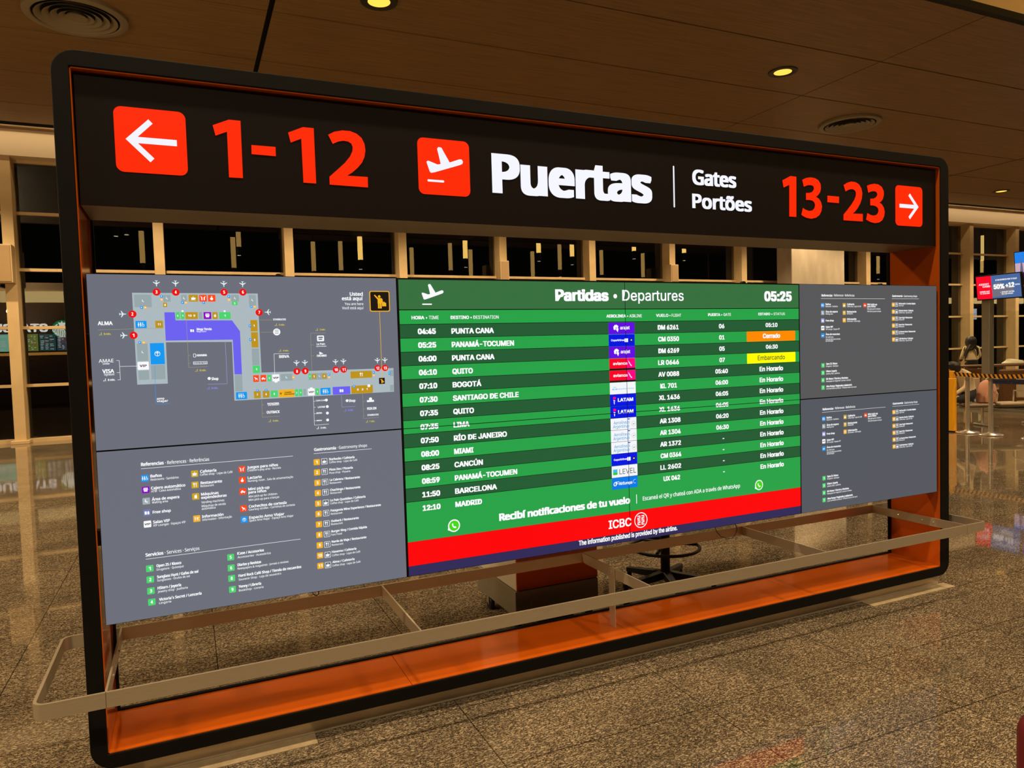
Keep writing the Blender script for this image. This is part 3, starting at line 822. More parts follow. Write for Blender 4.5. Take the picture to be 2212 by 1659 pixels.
TEXTS = {
 'UL': [
  ('Conexión',0.7063,0.7345,1.5328,0.0055,1,'black'), ('Internacional',0.7047,0.7464,1.5251,0.0055,1,'black'), ('3',0.2376,0.2444,1.9485,0.0125,1,W), 
  ('4',0.3061,0.3129,1.9482,0.0125,1,W), ('5',0.4848,0.4916,1.9492,0.0125,1,W), ('6',0.5566,0.5634,1.9497,0.0125,1,W), ('2',0.1493,0.1561,1.8626,0.0125,1,W), 
  ('1',0.1491,0.1559,1.78,0.0125,1,W), ('7',0.6166,0.6234,1.8663,0.0125,1,W), ('8',0.758,0.7648,1.6159,0.0125,1,W), ('9',0.7924,0.7992,1.6159,0.0125,1,W), 
  ('10',0.9189,0.9327,1.6164,0.0125,1,W), ('11',0.9524,0.9662,1.616,0.0125,1,W), ('12',1.1021,1.1159,1.6165,0.0125,1,W), ('13',1.1358,1.1496,1.6162,0.0125,1,W), 
  ('ALMA',0.0337,0.0837,1.827,0.0145,1,W), ('8 min.',0.0521,0.0761,1.7895,0.0075,1,'lime'), ('AMAE',0.03,0.0798,1.6837,0.0135,0,W), 
  ('LOUNGE',0.0426,0.0658,1.6764,0.005,1,W), ('VISA',0.0401,0.0799,1.6433,0.0145,1,W), ('Signature',0.0453,0.0799,1.6339,0.009,0,W), 
  ('8 min.',0.057,0.0818,1.613,0.0075,1,W), ('Mega Tienda',0.379,0.4344,1.8023,0.009,1,W), ('Mega Store',0.3787,0.4136,1.7946,0.0062,0,W), 
  ('HAVANNA',0.3736,0.4123,1.6974,0.0085,1,W), ('Narda de Viaje',0.3627,0.4097,1.6685,0.005,0,W), ('8 min.',0.3824,0.4064,1.6373,0.0075,1,'lime'), 
  ('Shop',0.4245,0.4508,1.5995,0.011,1,W), ('8 min.',0.4229,0.4473,1.5636,0.0075,1,'violet2'), ('amo',0.2219,0.2488,1.5311,0.0085,1,W), 
  ('viajar',0.2214,0.2626,1.5213,0.0085,1,W), ('STARBUCKS',0.6735,0.725,1.8391,0.0075,1,W), ('5 min.',0.6956,0.7193,1.8167,0.0075,1,'lime'), 
  ('BBVA',0.6911,0.7321,1.681,0.012,1,W), ('4 min.',0.7073,0.7311,1.7077,0.0075,1,'lime'), ('3 min.',0.8626,0.8865,1.794,0.0075,1,'lime'), 
  ('Le Pain',0.8475,0.8826,1.7319,0.008,1,W), ('QUOTIDIEN',0.8454,0.8877,1.724,0.004,1,W), ('CHACHINGO',0.8458,0.8872,1.6814,0.0088,1,W), 
  ('Usted',0.9972,1.0546,1.9429,0.0155,1,W), ('está aquí',0.9623,1.0539,1.9234,0.0155,1,W), ('You are here',0.9738,1.0554,1.9022,0.011,0,W), 
  ('Você está aquí',0.9616,1.0556,1.8843,0.011,0,W), ('PATAGONIA',0.6357,0.6828,1.487,0.008,1,W), ('WINE EXPERIENCE',0.6377,0.6826,1.4827,0.0035,1,W), 
  ('OUTBACK',0.6311,0.6833,1.4501,0.011,1,W), ('4 min.',0.6539,0.6775,1.4147,0.0075,1,'lime'), ('COPA CLUB',0.8343,0.8726,1.4901,0.006,1,W), 
  ('LATAM',0.8412,0.8714,1.4613,0.0075,1,W), ('IBERIA',0.8334,0.8582,1.436,0.0065,1,W), ('AMERICAN',0.833,0.8555,1.4047,0.005,1,W), 
  ('3 min.',0.8488,0.8736,1.3712,0.0075,1,W), ('Shop',0.9744,1.0034,1.4794,0.011,1,W), ('2 min.',0.9691,0.9933,1.44,0.0075,1,'violet2'), 
  ('PIZZA ZEN',1.0537,1.0952,1.4402,0.0105,1,W), ('STARBUCKS',1.0536,1.1042,1.4129,0.0075,1,W), ('1 min.',1.0619,1.0858,1.3847,0.0075,1,'lime'), 
 ],
 'LL': [
  ('Referencias',0.1535,0.2344,1.2721,0.0135,1,W), ('· References · Referências',0.2394,0.4015,1.2714,0.0135,0,W), ('Baños',0.1842,0.2255,1.224,0.0112,1,W), 
  ('Restrooms · Sanitários',0.1848,0.2856,1.2111,0.0088,0,W), ('Cajero automático',0.1843,0.3083,1.176,0.0112,1,W), 
  ('ATM · Caixa automática',0.1845,0.2906,1.1644,0.0088,0,W), ('Área de espera',0.1849,0.2842,1.1311,0.0112,1,W), ('Waiting area',0.1851,0.2421,1.1199,0.0088,0,W), 
  ('Free shop',0.1855,0.2509,1.0796,0.0112,1,W), ('Salas VIP',0.1852,0.2459,1.04,0.0112,1,W), ('VIP Lounges · Espaços VIP',0.185,0.3023,1.0276,0.0088,0,W), 
  ('Cafetería',0.3651,0.4266,1.225,0.0112,1,W), ('Coffee shop · Lojas de Café',0.3645,0.4875,1.2132,0.0088,0,W), ('Restaurante',0.3646,0.4461,1.1782,0.0112,1,W), 
  ('Restaurant',0.364,0.4144,1.1665,0.0088,0,W), ('Máquinas',0.3645,0.4307,1.1318,0.0112,1,W), ('expendedoras',0.3643,0.4609,1.1178,0.0112,1,W), 
  ('Vending machines',0.3642,0.4509,1.0998,0.0088,0,W), ('Máquinas de venda',0.3647,0.4553,1.0844,0.0088,0,W), ('automática',0.3643,0.4164,1.0735,0.0088,0,W), 
  ('Información',0.3635,0.4453,1.0402,0.0112,1,W), ('Information · Informação',0.3642,0.477,1.0279,0.0088,0,W), ('Juegos para niños',0.545,0.6684,1.2248,0.0112,1,W), 
  ("Children's play area · Recreio",0.5453,0.679,1.2128,0.0088,0,W), ('Lactario',0.5452,0.6008,1.1807,0.0112,1,W), 
  ('Nursing room . Sala de amamentação',0.5455,0.7276,1.1686,0.0088,0,W), ('Mini pick-up',0.5453,0.6297,1.1333,0.0112,1,W), ('para niños',0.5455,0.6169,1.1199,0.0112,1,W), 
  ('Mini pick-up for children',0.5456,0.6593,1.1035,0.0088,0,W), ('Mini pick-up para crianças',0.5454,0.6671,1.0892,0.0088,0,W), 
  ('Cochecitos de cortesía',0.5442,0.6961,1.0605,0.0112,1,W), ('Courtesy strolles - Carrinhos de cortesia',0.5436,0.7293,1.0486,0.0088,0,W), 
  ('Espacio Amo Viajar',0.5439,0.6851,1.0135,0.0112,1,W), ('Space Amo Viajar · Espaço Amo Viajar',0.5433,0.7219,1.0021,0.0088,0,W), 
  ('Open 25 / Kiosco',0.1889,0.279,0.8637,0.0112,1,W), ('Drugstore · Quiosque',0.189,0.2871,0.8495,0.0088,0,W), 
  ('Sunglass Hunt / Gafas de sol',0.1888,0.3399,0.8187,0.0112,1,W), ('Sunglasses · Óculos de sol',0.1889,0.3073,0.8057,0.0088,0,W), 
  ('HStern / Joyería',0.1886,0.2744,0.7737,0.0112,1,W), ('Jewelry shop · Joalheria',0.1887,0.2979,0.7603,0.0088,0,W), 
  ('Victoria´s Secret / Lencería',0.1918,0.348,0.7268,0.0112,1,W), ('Lingerie',0.1916,0.2357,0.7138,0.0088,0,W), ('iCase / Accesorios',0.4905,0.5964,0.8697,0.0112,1,W), 
  ('Accessories · Acessórios',0.4911,0.6229,0.8548,0.0088,0,W), ('Diarios y Revistas',0.4896,0.583,0.8217,0.0112,1,W), 
  ('Newspapers & magazines · Jornais e revistas',0.489,0.6934,0.8075,0.0088,0,W), ('Hard Rock Café Shop / Tienda de recuerdos',0.491,0.745,0.776,0.0112,1,W), 
  ('Souvenir Shop · Loja de souvenirs',0.4912,0.661,0.761,0.0088,0,W), ('Yenny / Librería',0.4898,0.579,0.7302,0.0112,1,W), 
  ('Bookshop · Livraria',0.49,0.5875,0.715,0.0088,0,W), ('Servicios',0.1524,0.2162,0.9113,0.0135,1,W), ('· Services · Serviços',0.2213,0.3483,0.9113,0.0135,0,W), 
  ('Gastronomía',0.8194,0.9129,1.2755,0.0125,1,W), ('· Gastronomy shops',0.9176,1.0496,1.2758,0.0125,0,W), ('Starbucks / Cafetería',0.8805,0.992,1.2296,0.0098,1,W), 
  ('Coffee shop · Lojas de Café',0.8809,1.0031,1.2167,0.0084,0,W), ('Pizza Zen / Pizzería',0.8805,0.9825,1.1839,0.0098,1,W), 
  ('Pizza shop · Pizzaria',0.88,0.9705,1.1703,0.0084,0,W), ('La Cabrera / Restaurante',0.8801,1.0126,1.1388,0.0098,1,W), ('Restaurant',0.8795,0.93,1.1256,0.0084,0,W), 
  ('Chachingo / Restaurante',0.8797,1.0127,1.0943,0.0098,1,W), ('Restaurant',0.8801,0.9296,1.0814,0.0084,0,W), 
  ('Le Pain Quotidien / Cafetería',0.8787,1.0334,1.0492,0.0098,1,W), ('Coffee shop · Lojas de Café',0.8791,1.0022,1.0364,0.0084,0,W), 
  ('Patagonia Wine Experience / Restaurante',0.8783,1.1016,1.004,0.0098,1,W), ('Restaurant',0.8787,0.9293,0.9902,0.0084,0,W), 
  ('Outback / Restaurante',0.8783,1.0001,0.9577,0.0098,1,W), ('Restaurant',0.8782,0.9289,0.9446,0.0084,0,W), 
  ('Burger King / Comida Rápida',0.8778,1.0348,0.9123,0.0098,1,W), ('Fast Food',0.8773,0.9232,0.8983,0.0084,0,W), 
  ('Narda de Viaje / Restaurante',0.8774,1.0306,0.8669,0.0098,1,W), ('Restaurant',0.8773,0.9276,0.853,0.0084,0,W), ('Havanna / Cafetería',0.8765,0.984,0.8219,0.0098,1,W), 
  ('Coffee shop · Lojas de Café',0.8768,1.0004,0.8068,0.0084,0,W), ('Alma / Cafetería',0.877,0.974,0.7765,0.0098,1,W), 
  ('Coffee shop · Lojas de Café',0.8764,0.9996,0.7615,0.0084,0,W), 
 ],
 'UR': [
  ('Referencias',3.8153,3.9049,1.951,0.0135,1,W), ('· References · Referências',3.9109,4.0905,1.952,0.0135,0,W), ('Baños',3.8474,3.8904,1.8995,0.0112,1,W), 
  ('Restrooms · Sanitários',3.8472,3.9483,1.8876,0.0088,0,W), ('Área de espera',3.8468,3.9473,1.8549,0.0112,1,W), ('Waiting area',3.8466,3.9066,1.8428,0.0088,0,W), 
  ('Free shop',3.8473,3.9139,1.8013,0.0112,1,W), ('Salas VIP',3.8468,3.9074,1.7633,0.0112,1,W), ('VIP Lounges · Espaços VIP',3.8466,3.9631,1.7506,0.0088,0,W), 
  ('Área de mascotas',3.8462,3.964,1.719,0.0112,1,W), ('Pet relief area',3.846,3.9097,1.7033,0.0088,0,W), ('Área de alívio para animais',3.8459,3.9685,1.6905,0.0088,0,W), 
  ('de estimação',3.8457,3.9076,1.6802,0.0088,0,W), ('Cafetería',4.0261,4.0881,1.8992,0.0112,1,W), ('Coffee shop · Lojas de Café',4.026,4.1475,1.8872,0.0088,0,W), 
  ('Restaurante',4.0256,4.1064,1.8539,0.0112,1,W), ('Restaurant',4.0255,4.0751,1.843,0.0088,0,W), ('Información',4.0251,4.1059,1.8086,0.0112,1,W), 
  ('Information · Informação',4.025,4.1384,1.7969,0.0088,0,W), ('Mini pick-up',4.2015,4.2881,1.8982,0.0112,1,W), ('para niños',4.2014,4.2751,1.8855,0.0112,1,W), 
  ('Mini pick-up for children',4.2012,4.3171,1.871,0.0088,0,W), ('Mini pick-up para crianças',4.2024,4.3235,1.8565,0.0088,0,W), 
  ('Open 25 / Kiosco',3.8476,3.9405,1.541,0.0112,1,W), ('Drugstore · Quiosque',3.8474,3.9483,1.5276,0.0088,0,W), ('HStern / Joyería',3.847,3.9357,1.4962,0.0112,1,W), 
  ('Jewelry shop · Joalheria',3.8468,3.96,1.4825,0.0088,0,W), ('BA News / Diarios y Revistas',3.8464,4.0304,1.4501,0.0112,1,W), 
  ('Newspapers & magazines · Jornais e revistas',3.8462,4.0533,1.4367,0.0088,0,W), ('Alma Pampa / Regionales y talabartería',3.847,4.0623,1.405,0.0112,1,W), 
  ('Local and leather products · Produtos locais e de couro',3.8469,4.1028,1.3921,0.0088,0,W), ('Gastronomía',4.4247,4.5196,1.9505,0.0125,1,W), 
  ('· Gastronomy shops',4.525,4.6574,1.9501,0.0125,0,W), ("McDonald's / Comida Rápida",4.4857,4.6406,1.9035,0.0098,1,W), ('Fast Food',4.4856,4.5294,1.8915,0.0084,0,W), 
  ('Brioche Dorée / Cafetería',4.4854,4.6198,1.859,0.0098,1,W), ('Coffee shop · Lojas de Café',4.4853,4.6073,1.8469,0.0084,0,W), 
  ('Casa Fugit / Restaurante',4.4851,4.612,1.8144,0.0098,1,W), ('Restaurant',4.485,4.5356,1.8027,0.0084,0,W), ('Sport Bar / Restaurante',4.4848,4.609,1.7698,0.0098,1,W), 
  ('Restaurant',4.4847,4.5353,1.7582,0.0084,0,W), ('La Parrera Buns / Restaurante',4.4845,4.6397,1.7249,0.0098,1,W), ('Restaurant',4.4844,4.535,1.7138,0.0084,0,W), 
  ('Café Martínez / Cafetería',4.4842,4.6167,1.6804,0.0098,1,W), ('Coffee shop · Lojas de Café',4.4841,4.6064,1.6684,0.0084,0,W), 
 ],
}
MARKS = {
 'UL': [
  
  ('p',[(0.1544,1.9526),(0.6189,1.9519),(0.6196,1.6223),(1.1845,1.6205),(1.1834,1.5136),(0.5086,1.5105),(0.5096,1.7532),(0.2646,1.757),(0.2638,1.5926),(0.1554,1.5933)],'mapgray'), 
  ('p',[(0.2645,1.8761),(0.3021,1.8759),(0.3034,1.8436),(0.5141,1.8415),(0.5429,1.7963),(0.5427,1.618),(0.5139,1.6191),(0.5132,1.7624),(0.2643,1.7636)],'violet'), 
  ('r',0.1607,1.8964,0.2214,1.9455,'mapgray2',0.002,None), ('i','wait',0.1909,1.9211,0.017,'mapwhite'), ('r',0.2632,1.9179,0.2896,1.945,'mapgray2',0.002,None), 
  ('i','wait',0.2764,1.9314,0.017,'mapwhite'), ('r',0.3279,1.9179,0.3489,1.9453,'mapgray2',0.002,None), ('i','wait',0.3384,1.9316,0.017,'mapwhite'), 
  ('r',0.5143,1.9187,0.5444,1.9461,'mapgray2',0.002,None), ('i','wait',0.5293,1.9325,0.017,'mapwhite'), ('r',0.5831,1.9025,0.6107,1.9464,'mapgray2',0.002,None), 
  ('i','wait',0.5968,1.9245,0.017,'mapwhite'), ('r',0.1611,1.6859,0.1989,1.7544,'mapgray2',0.002,None), ('i','wait',0.18,1.7202,0.017,'mapwhite'), 
  ('r',0.2067,1.6113,0.2565,1.6681,'mapgray2',0.002,None), ('r',0.1616,1.6115,0.199,1.6477,'mapgray2',0.002,None), ('r',0.3902,1.8477,0.4023,1.8765,'mapgray2',0.002,None), 
  ('r',0.5138,1.5484,0.5426,1.6164,'mapgray2',0.002,None), ('r',0.585,1.6537,0.6134,1.7231,'mapgray2',0.002,None), ('r',0.6955,1.5835,0.7432,1.6126,'mapgray2',0.002,None), 
  ('i','wait',0.7192,1.5981,0.017,'mapwhite'), ('r',0.8104,1.5825,0.89,1.6111,'mapgray2',0.002,None), ('r',1.1651,1.5846,1.1822,1.6112,'mapgray2',0.002,None), 
  ('r',1.165,1.5175,1.182,1.5456,'mapgray2',0.002,None), ('r',0.7859,1.5172,0.7976,1.5452,'mapgray2',0.002,None), ('r',0.3554,1.9179,0.3899,1.9461,'gold2',0.002,'cup'), 
  ('r',0.2615,1.896,0.2759,1.9145,'gold2',0.002,'vend'), ('r',0.2301,1.8142,0.2577,1.8427,'gold2',0.002,'#11'), ('r',0.3402,1.8478,0.3858,1.8761,'gold2',0.002,'#10  9'), 
  ('r',0.4402,1.8472,0.4601,1.8756,'gold2',0.002,'vend'), ('r',0.5844,1.7952,0.612,1.8418,'gold2',0.002,'#1'), ('r',0.5851,1.7279,0.612,1.7912,'gold2',0.002,'#8'), 
  ('r',0.8249,1.5873,0.8428,1.6082,'gold2',0.002,'#5'), ('r',0.8675,1.5864,0.8856,1.6079,'gold2',0.002,'#4'), ('r',0.99,1.5816,1.0854,1.6123,'gold2',0.002,'fork'), 
  ('r',0.5856,1.5158,0.6124,1.5461,'gold2',0.002,'#7'), ('r',0.6205,1.5162,0.6476,1.5457,'gold2',0.002,'#6'), ('r',0.9907,1.5138,1.0866,1.5491,'gold2',0.002,'#3   2   1'), 
  ('r',0.3943,1.918,0.4224,1.9456,'coral',0.002,'kids'), ('r',0.4268,1.918,0.4548,1.9457,'coral',0.002,'baby'), ('r',0.5852,1.5841,0.6082,1.6126,'coral',0.002,'pram'), 
  ('r',0.6145,1.5837,0.637,1.6123,'coral',0.002,'car'), ('r',0.5163,1.9033,0.5388,1.9187,'green',0.002,'#5'), ('r',0.3052,1.8475,0.3196,1.8763,'green',0.002,'#6'), 
  ('r',0.3231,1.8473,0.3371,1.8762,'green',0.002,'#1'), ('r',0.4655,1.8467,0.5096,1.8754,'green',0.002,'#1'), ('r',0.5853,1.6212,0.6141,1.6525,'green',0.002,'#1'), 
  ('r',0.642,1.5842,0.657,1.6116,'green',0.002,'#9'), ('r',0.8104,1.586,0.8205,1.6111,'green',0.002,'#3'), ('r',0.6523,1.5166,0.6806,1.545,'green',0.002,'#8'), 
  ('r',0.7512,1.5158,0.7644,1.546,'green',0.002,'#2'), ('r',0.7674,1.5158,0.7812,1.5461,'green',0.002,'#4'), ('r',0.8366,1.5167,0.8511,1.545,'green',0.002,'#1'), 
  ('r',0.4073,1.8474,0.4358,1.8757,'purple',0.002,'atm'), ('r',0.161,1.814,0.1998,1.8427,'blue',0.002,'rest'), ('r',0.2072,1.6706,0.2575,1.7546,'blue',0.002,'wheel'), 
  ('r',0.5151,1.5152,0.5584,1.5453,'blue',0.002,'rest'), ('r',0.8573,1.5164,0.9,1.5462,'blue',0.002,'rest'), ('r',0.2524,1.9334,0.2624,1.9439,'tagblue',0.002,'pp'), 
  ('r',0.3266,1.9085,0.3371,1.9186,'tagblue',0.002,'pp'), ('r',0.4046,1.9085,0.4144,1.9186,'tagblue',0.002,'pp'), ('r',0.5005,1.9334,0.5112,1.9444,'tagblue',0.002,'pp'), 
  ('r',0.5853,1.8921,0.5954,1.9015,'tagblue',0.002,'pp'), ('r',0.1804,1.889,0.1901,1.8995,'tagblue',0.002,'pp'), ('r',0.168,1.753,0.1777,1.7631,'tagblue',0.002,'pp'), 
  ('r',0.577,1.8113,0.5869,1.8229,'tagblue',0.002,'pp'), ('r',0.5768,1.755,0.5868,1.7663,'tagblue',0.002,'pp'), ('r',0.2518,1.9202,0.2627,1.9307,'amber',0.002,'ii'), 
  ('r',0.3391,1.9085,0.35,1.9186,'amber',0.002,'ii'), ('r',0.4998,1.9197,0.5115,1.93,'amber',0.002,'ii'), ('r',0.5985,1.892,0.6102,1.9014,'amber',0.002,'ii'), 
  ('r',0.1927,1.8896,0.2039,1.8995,'amber',0.002,'ii'), ('r',0.1805,1.7527,0.1924,1.7628,'amber',0.002,'ii'), ('r',0.8911,1.5987,0.9011,1.6092,'tagblue',0.002,'pp'), 
  ('r',1.087,1.5977,1.097,1.6094,'tagblue',0.002,'pp'), ('r',1.1576,1.5919,1.1673,1.6043,'tagblue',0.002,'pp'), ('r',0.5943,1.5439,0.6044,1.5533,'tagblue',0.002,'pp'), 
  ('r',0.6288,1.5435,0.639,1.5529,'tagblue',0.002,'pp'), ('r',0.9969,1.5413,1.0072,1.5526,'tagblue',0.002,'pp'), ('r',0.741,1.5913,0.7514,1.6039,'amber',0.002,'ii'), 
  ('r',0.8906,1.5858,0.9006,1.5968,'amber',0.002,'ii'), ('r',1.0865,1.5868,1.0966,1.5967,'amber',0.002,'ii'), ('r',0.6845,1.5144,0.7477,1.547,'amber',0.002,None), 
  ('r',0.1606,1.6511,0.2,1.6822,W,0.002,'vip'), ('r',0.3268,1.8758,0.3341,1.8832,W,0.002,None), ('r',0.4833,1.8749,0.4903,1.8825,W,0.002,None), 
  ('r',0.6607,1.5837,0.689,1.6127,W,0.002,'vip'), ('r',0.8036,1.5163,0.8318,1.5457,W,0.002,'vip'), ('r',1.0614,1.5405,1.0733,1.5519,W,0.002,None), 
  ('r',0.6685,1.5786,0.6811,1.5846,W,0.002,None), ('r',0.8123,1.5447,0.8241,1.5507,W,0.002,None), ('r',0.9082,1.5143,0.9842,1.5484,'violet',0.002,'bag'), 
  ('r',1.1136,1.5516,1.14,1.579,'black',0.002,'me'), ('i','wait',0.8549,1.5978,0.014,'mapwhite'), ('a',0.6928,1.5317,0.012,-60,'black'), ('c',0.241,1.9547,0.0142,'red'), 
  ('c',0.3095,1.9545,0.0142,'red'), ('c',0.4882,1.9555,0.0142,'red'), ('c',0.56,1.956,0.0142,'red'), ('c',0.1527,1.8689,0.0142,'red'), ('c',0.1525,1.7863,0.0142,'red'), 
  ('c',0.62,1.8726,0.0142,'red'), ('c',0.7614,1.6221,0.0142,'red'), ('c',0.7958,1.6222,0.0142,'red'), ('c',0.9258,1.6227,0.0142,'red'), ('c',0.9593,1.6223,0.0142,'red'), 
  ('c',1.109,1.6228,0.0142,'red'), ('c',1.1427,1.6225,0.0142,'red'), ('a',0.242,1.9883,0.0265,180,'mapwhite'), ('a',0.3101,1.9884,0.0265,180,'mapwhite'), 
  ('a',0.4887,1.9886,0.0265,180,'mapwhite'), ('a',0.5605,1.9884,0.0265,180,'mapwhite'), ('a',0.1195,1.8691,0.0265,-90,'mapwhite'), 
  ('a',0.1198,1.7866,0.0265,-90,'mapwhite'), ('a',0.6538,1.8737,0.0265,90,'mapwhite'), ('a',0.7616,1.6566,0.0265,180,'mapwhite'), 
  ('a',0.7959,1.6563,0.0265,180,'mapwhite'), ('a',0.9253,1.6556,0.0265,180,'mapwhite'), ('a',0.9593,1.6567,0.0265,180,'mapwhite'), 
  ('a',1.1094,1.656,0.0265,180,'mapwhite'), ('a',1.1431,1.6558,0.0265,180,'mapwhite'), ('i','walk',0.0426,1.7935,0.013,'lime'), 
  ('l',[(0.0334,1.8094),(0.2576,1.8126)],'sand',0.0012), ('i','walk',0.0475,1.617,0.013,W), 
  ('l',[(0.0887,1.6902),(0.0987,1.6898),(0.0991,1.6149),(0.0894,1.6153)],W,0.0012), ('l',[(0.0885,1.6437),(0.0985,1.6433)],W,0.0012), 
  ('l',[(0.1002,1.667),(0.159,1.6665)],W,0.0012), ('i','bag',0.362,1.802,0.02,W), ('l',[(0.3425,1.8466),(0.3429,1.7559),(0.3428,1.6541),(0.4119,1.6547)],'sand',0.0012), 
  ('l',[(0.3426,1.702),(0.3506,1.7021)],'sand',0.0012), ('l',[(0.3427,1.671),(0.3504,1.6711)],'sand',0.0012), ('r',0.3617,1.6937,0.371,1.7089,'outline',0.003,None), 
  ('r',0.3603,1.6652,0.4124,1.6768,'outline',0.001,None), ('i','walk',0.3729,1.6413,0.013,'lime'), ('l',[(0.4835,1.7579),(0.4836,1.5824),(0.4106,1.5834)],'lilac',0.0012), 
  ('c',0.4163,1.6067,0.006,W), ('i','walk',0.4134,1.5676,0.013,'violet2'), ('l',[(0.2209,1.6676),(0.2177,1.5175)],'tagblue',0.0012), 
  ('l',[(0.2177,1.5175),(0.2217,1.5135),(0.2677,1.5135)],'tagblue',0.0012), ('l',[(0.6203,1.8417),(0.6693,1.8412)],'sand',0.0012), ('i','walk',0.6861,1.8207,0.013,'lime'), 
  ('c',0.6864,1.7906,0.0145,W), ('l',[(0.6214,1.7899),(0.6701,1.79)],'sand',0.0012), ('l',[(0.679,1.7974),(0.6944,1.7981)],'dgray',0.002), 
  ('l',[(0.6787,1.7908),(0.6941,1.7914)],'dgray',0.002), ('l',[(0.6784,1.7841),(0.6938,1.7847)],'dgray',0.002), 
  ('l',[(0.671,1.6136),(0.6713,1.6994),(0.7329,1.699)],W,0.0012), ('i','walk',0.6978,1.7117,0.013,'lime'), 
  ('l',[(0.8233,1.6234),(0.8242,1.7829),(0.8883,1.7832)],'sand',0.0012), ('l',[(0.8243,1.7328),(0.8355,1.733)],'sand',0.0012), 
  ('l',[(0.8237,1.6859),(0.8358,1.686)],'sand',0.0012), ('i','walk',0.8531,1.798,0.013,'lime'), ('r',0.8505,1.7475,0.88,1.7724,W,0.004,None), 
  ('r',0.8557,1.7614,0.8752,1.7673,'dgray',0.001,None), ('r',0.8567,1.7537,0.8722,1.7586,'dgray',0.001,None), ('p',[(0.8575,1.7032),(0.8751,1.6945),(0.8579,1.6913)],W), 
  ('r',1.0838,1.8733,1.1747,1.9647,'amber',0.008,None), ('r',1.0879,1.8771,1.1709,1.9609,'black',0.006,'me'), ('l',[(1.1269,1.8721),(1.127,1.5784)],'amber',0.002), 
  ('l',[(0.6142,1.5082),(0.6136,1.4363),(0.6836,1.4363)],'sand',0.0012), ('l',[(0.6146,1.4876),(0.6222,1.4876)],'sand',0.0012), 
  ('l',[(0.6139,1.4524),(0.6215,1.4524)],'sand',0.0012), ('i','walk',0.6444,1.4187,0.013,'lime'), ('l',[(0.8242,1.5158),(0.8243,1.3881),(0.8852,1.3889)],W,0.0012), 
  ('l',[(0.8246,1.4914),(0.8322,1.4915)],W,0.0012), ('l',[(0.8245,1.4653),(0.8321,1.4653)],W,0.0012), ('l',[(0.8245,1.4373),(0.8321,1.4373)],W,0.0012), 
  ('l',[(0.8244,1.4069),(0.832,1.4069)],W,0.0012), ('c',0.8786,1.4935,0.006,W), ('c',0.8815,1.4651,0.006,W), ('c',0.8808,1.4369,0.006,W), ('c',0.8805,1.4069,0.006,W), 
  ('i','walk',0.8393,1.3752,0.013,W), ('l',[(0.9442,1.5104),(0.9444,1.4591),(1.0025,1.4585)],'lilac',0.0012), ('c',0.9673,1.4858,0.006,W), 
  ('i','walk',0.9596,1.444,0.013,'violet2'), ('l',[(1.0367,1.514),(1.037,1.403),(1.1048,1.4033)],'sand',0.0012), ('l',[(1.0367,1.4781),(1.0457,1.4781)],'sand',0.0012), 
  ('l',[(1.0354,1.4442),(1.0443,1.4442)],'sand',0.0012), ('l',[(1.0342,1.415),(1.0432,1.4149)],'sand',0.0012), ('c',1.0708,1.4876,0.007,W), 
  ('r',1.0544,1.4744,1.086,1.4828,W,0.001,None), ('i','walk',1.0524,1.3887,0.013,'lime'), 
 ],
 'LL': [
  ('l',[(0.1525,1.2607),(0.7315,1.2607)],W,0.0015), ('r',0.1515,1.2088,0.178,1.2353,'blue',0.003,'rest'), ('r',0.1517,1.1626,0.1783,1.1891,'purple',0.003,'atm'), 
  ('r',0.1517,1.1177,0.1783,1.1442,'lgray',0.003,'wait'), ('r',0.152,1.0716,0.1786,1.0981,'slate',0.003,'bag'), ('r',0.1517,1.0257,0.1783,1.0522,W,0.003,'vip'), 
  ('r',0.3315,1.2094,0.3579,1.2359,'gold',0.003,'cup'), ('r',0.331,1.1637,0.3574,1.1902,'gold',0.003,'fork'), ('r',0.3312,1.1165,0.3577,1.143,'gold',0.003,'vend'), 
  ('r',0.3311,1.0256,0.3575,1.0521,'amber',0.003,'info'), ('r',0.5115,1.2107,0.538,1.2371,'coral',0.003,'kids'), ('r',0.5113,1.1653,0.5378,1.1918,'coral',0.003,'baby'), 
  ('r',0.5111,1.1174,0.5376,1.1439,'coral',0.003,'car'), ('r',0.5108,1.0463,0.5373,1.0728,'coral',0.003,'pram'), ('r',0.5112,0.9991,0.5377,1.0256,'blue',0.003,'wheel'), 
  ('r',0.1515,0.8478,0.178,0.8743,'green',0.003,'#1'), ('r',0.1512,0.8034,0.1778,0.8298,'green',0.003,'#2'), ('r',0.1513,0.7576,0.1779,0.7841,'green',0.003,'#3'), 
  ('r',0.1523,0.7125,0.1789,0.7389,'green',0.003,'#4'), ('r',0.4518,0.8492,0.4783,0.8757,'green',0.003,'#5'), ('r',0.4516,0.8045,0.4781,0.831,'green',0.003,'#6'), 
  ('r',0.4518,0.7606,0.4783,0.7871,'green',0.003,'#8'), ('r',0.4526,0.7137,0.4791,0.7402,'green',0.003,'#9'), ('l',[(0.1525,0.9002),(0.7471,0.9002)],W,0.0015), 
  ('l',[(0.8179,1.264),(1.0707,1.264)],W,0.0015), ('r',0.8159,1.2129,0.8421,1.2391,'amber',0.003,'#1'), ('r',0.8482,1.2133,0.8744,1.2395,'outline',0.003,'cup'), 
  ('r',0.8156,1.1682,0.8418,1.1944,'amber',0.003,'#2'), ('r',0.8479,1.1684,0.8741,1.1946,'outline',0.003,'fork'), ('r',0.8153,1.1231,0.8415,1.1493,'amber',0.003,'#3'), 
  ('r',0.8475,1.1231,0.8737,1.1493,'outline',0.003,'fork'), ('r',0.8149,1.0784,0.8411,1.1046,'amber',0.003,'#4'), ('r',0.8472,1.0782,0.8734,1.1044,'outline',0.003,'fork'), 
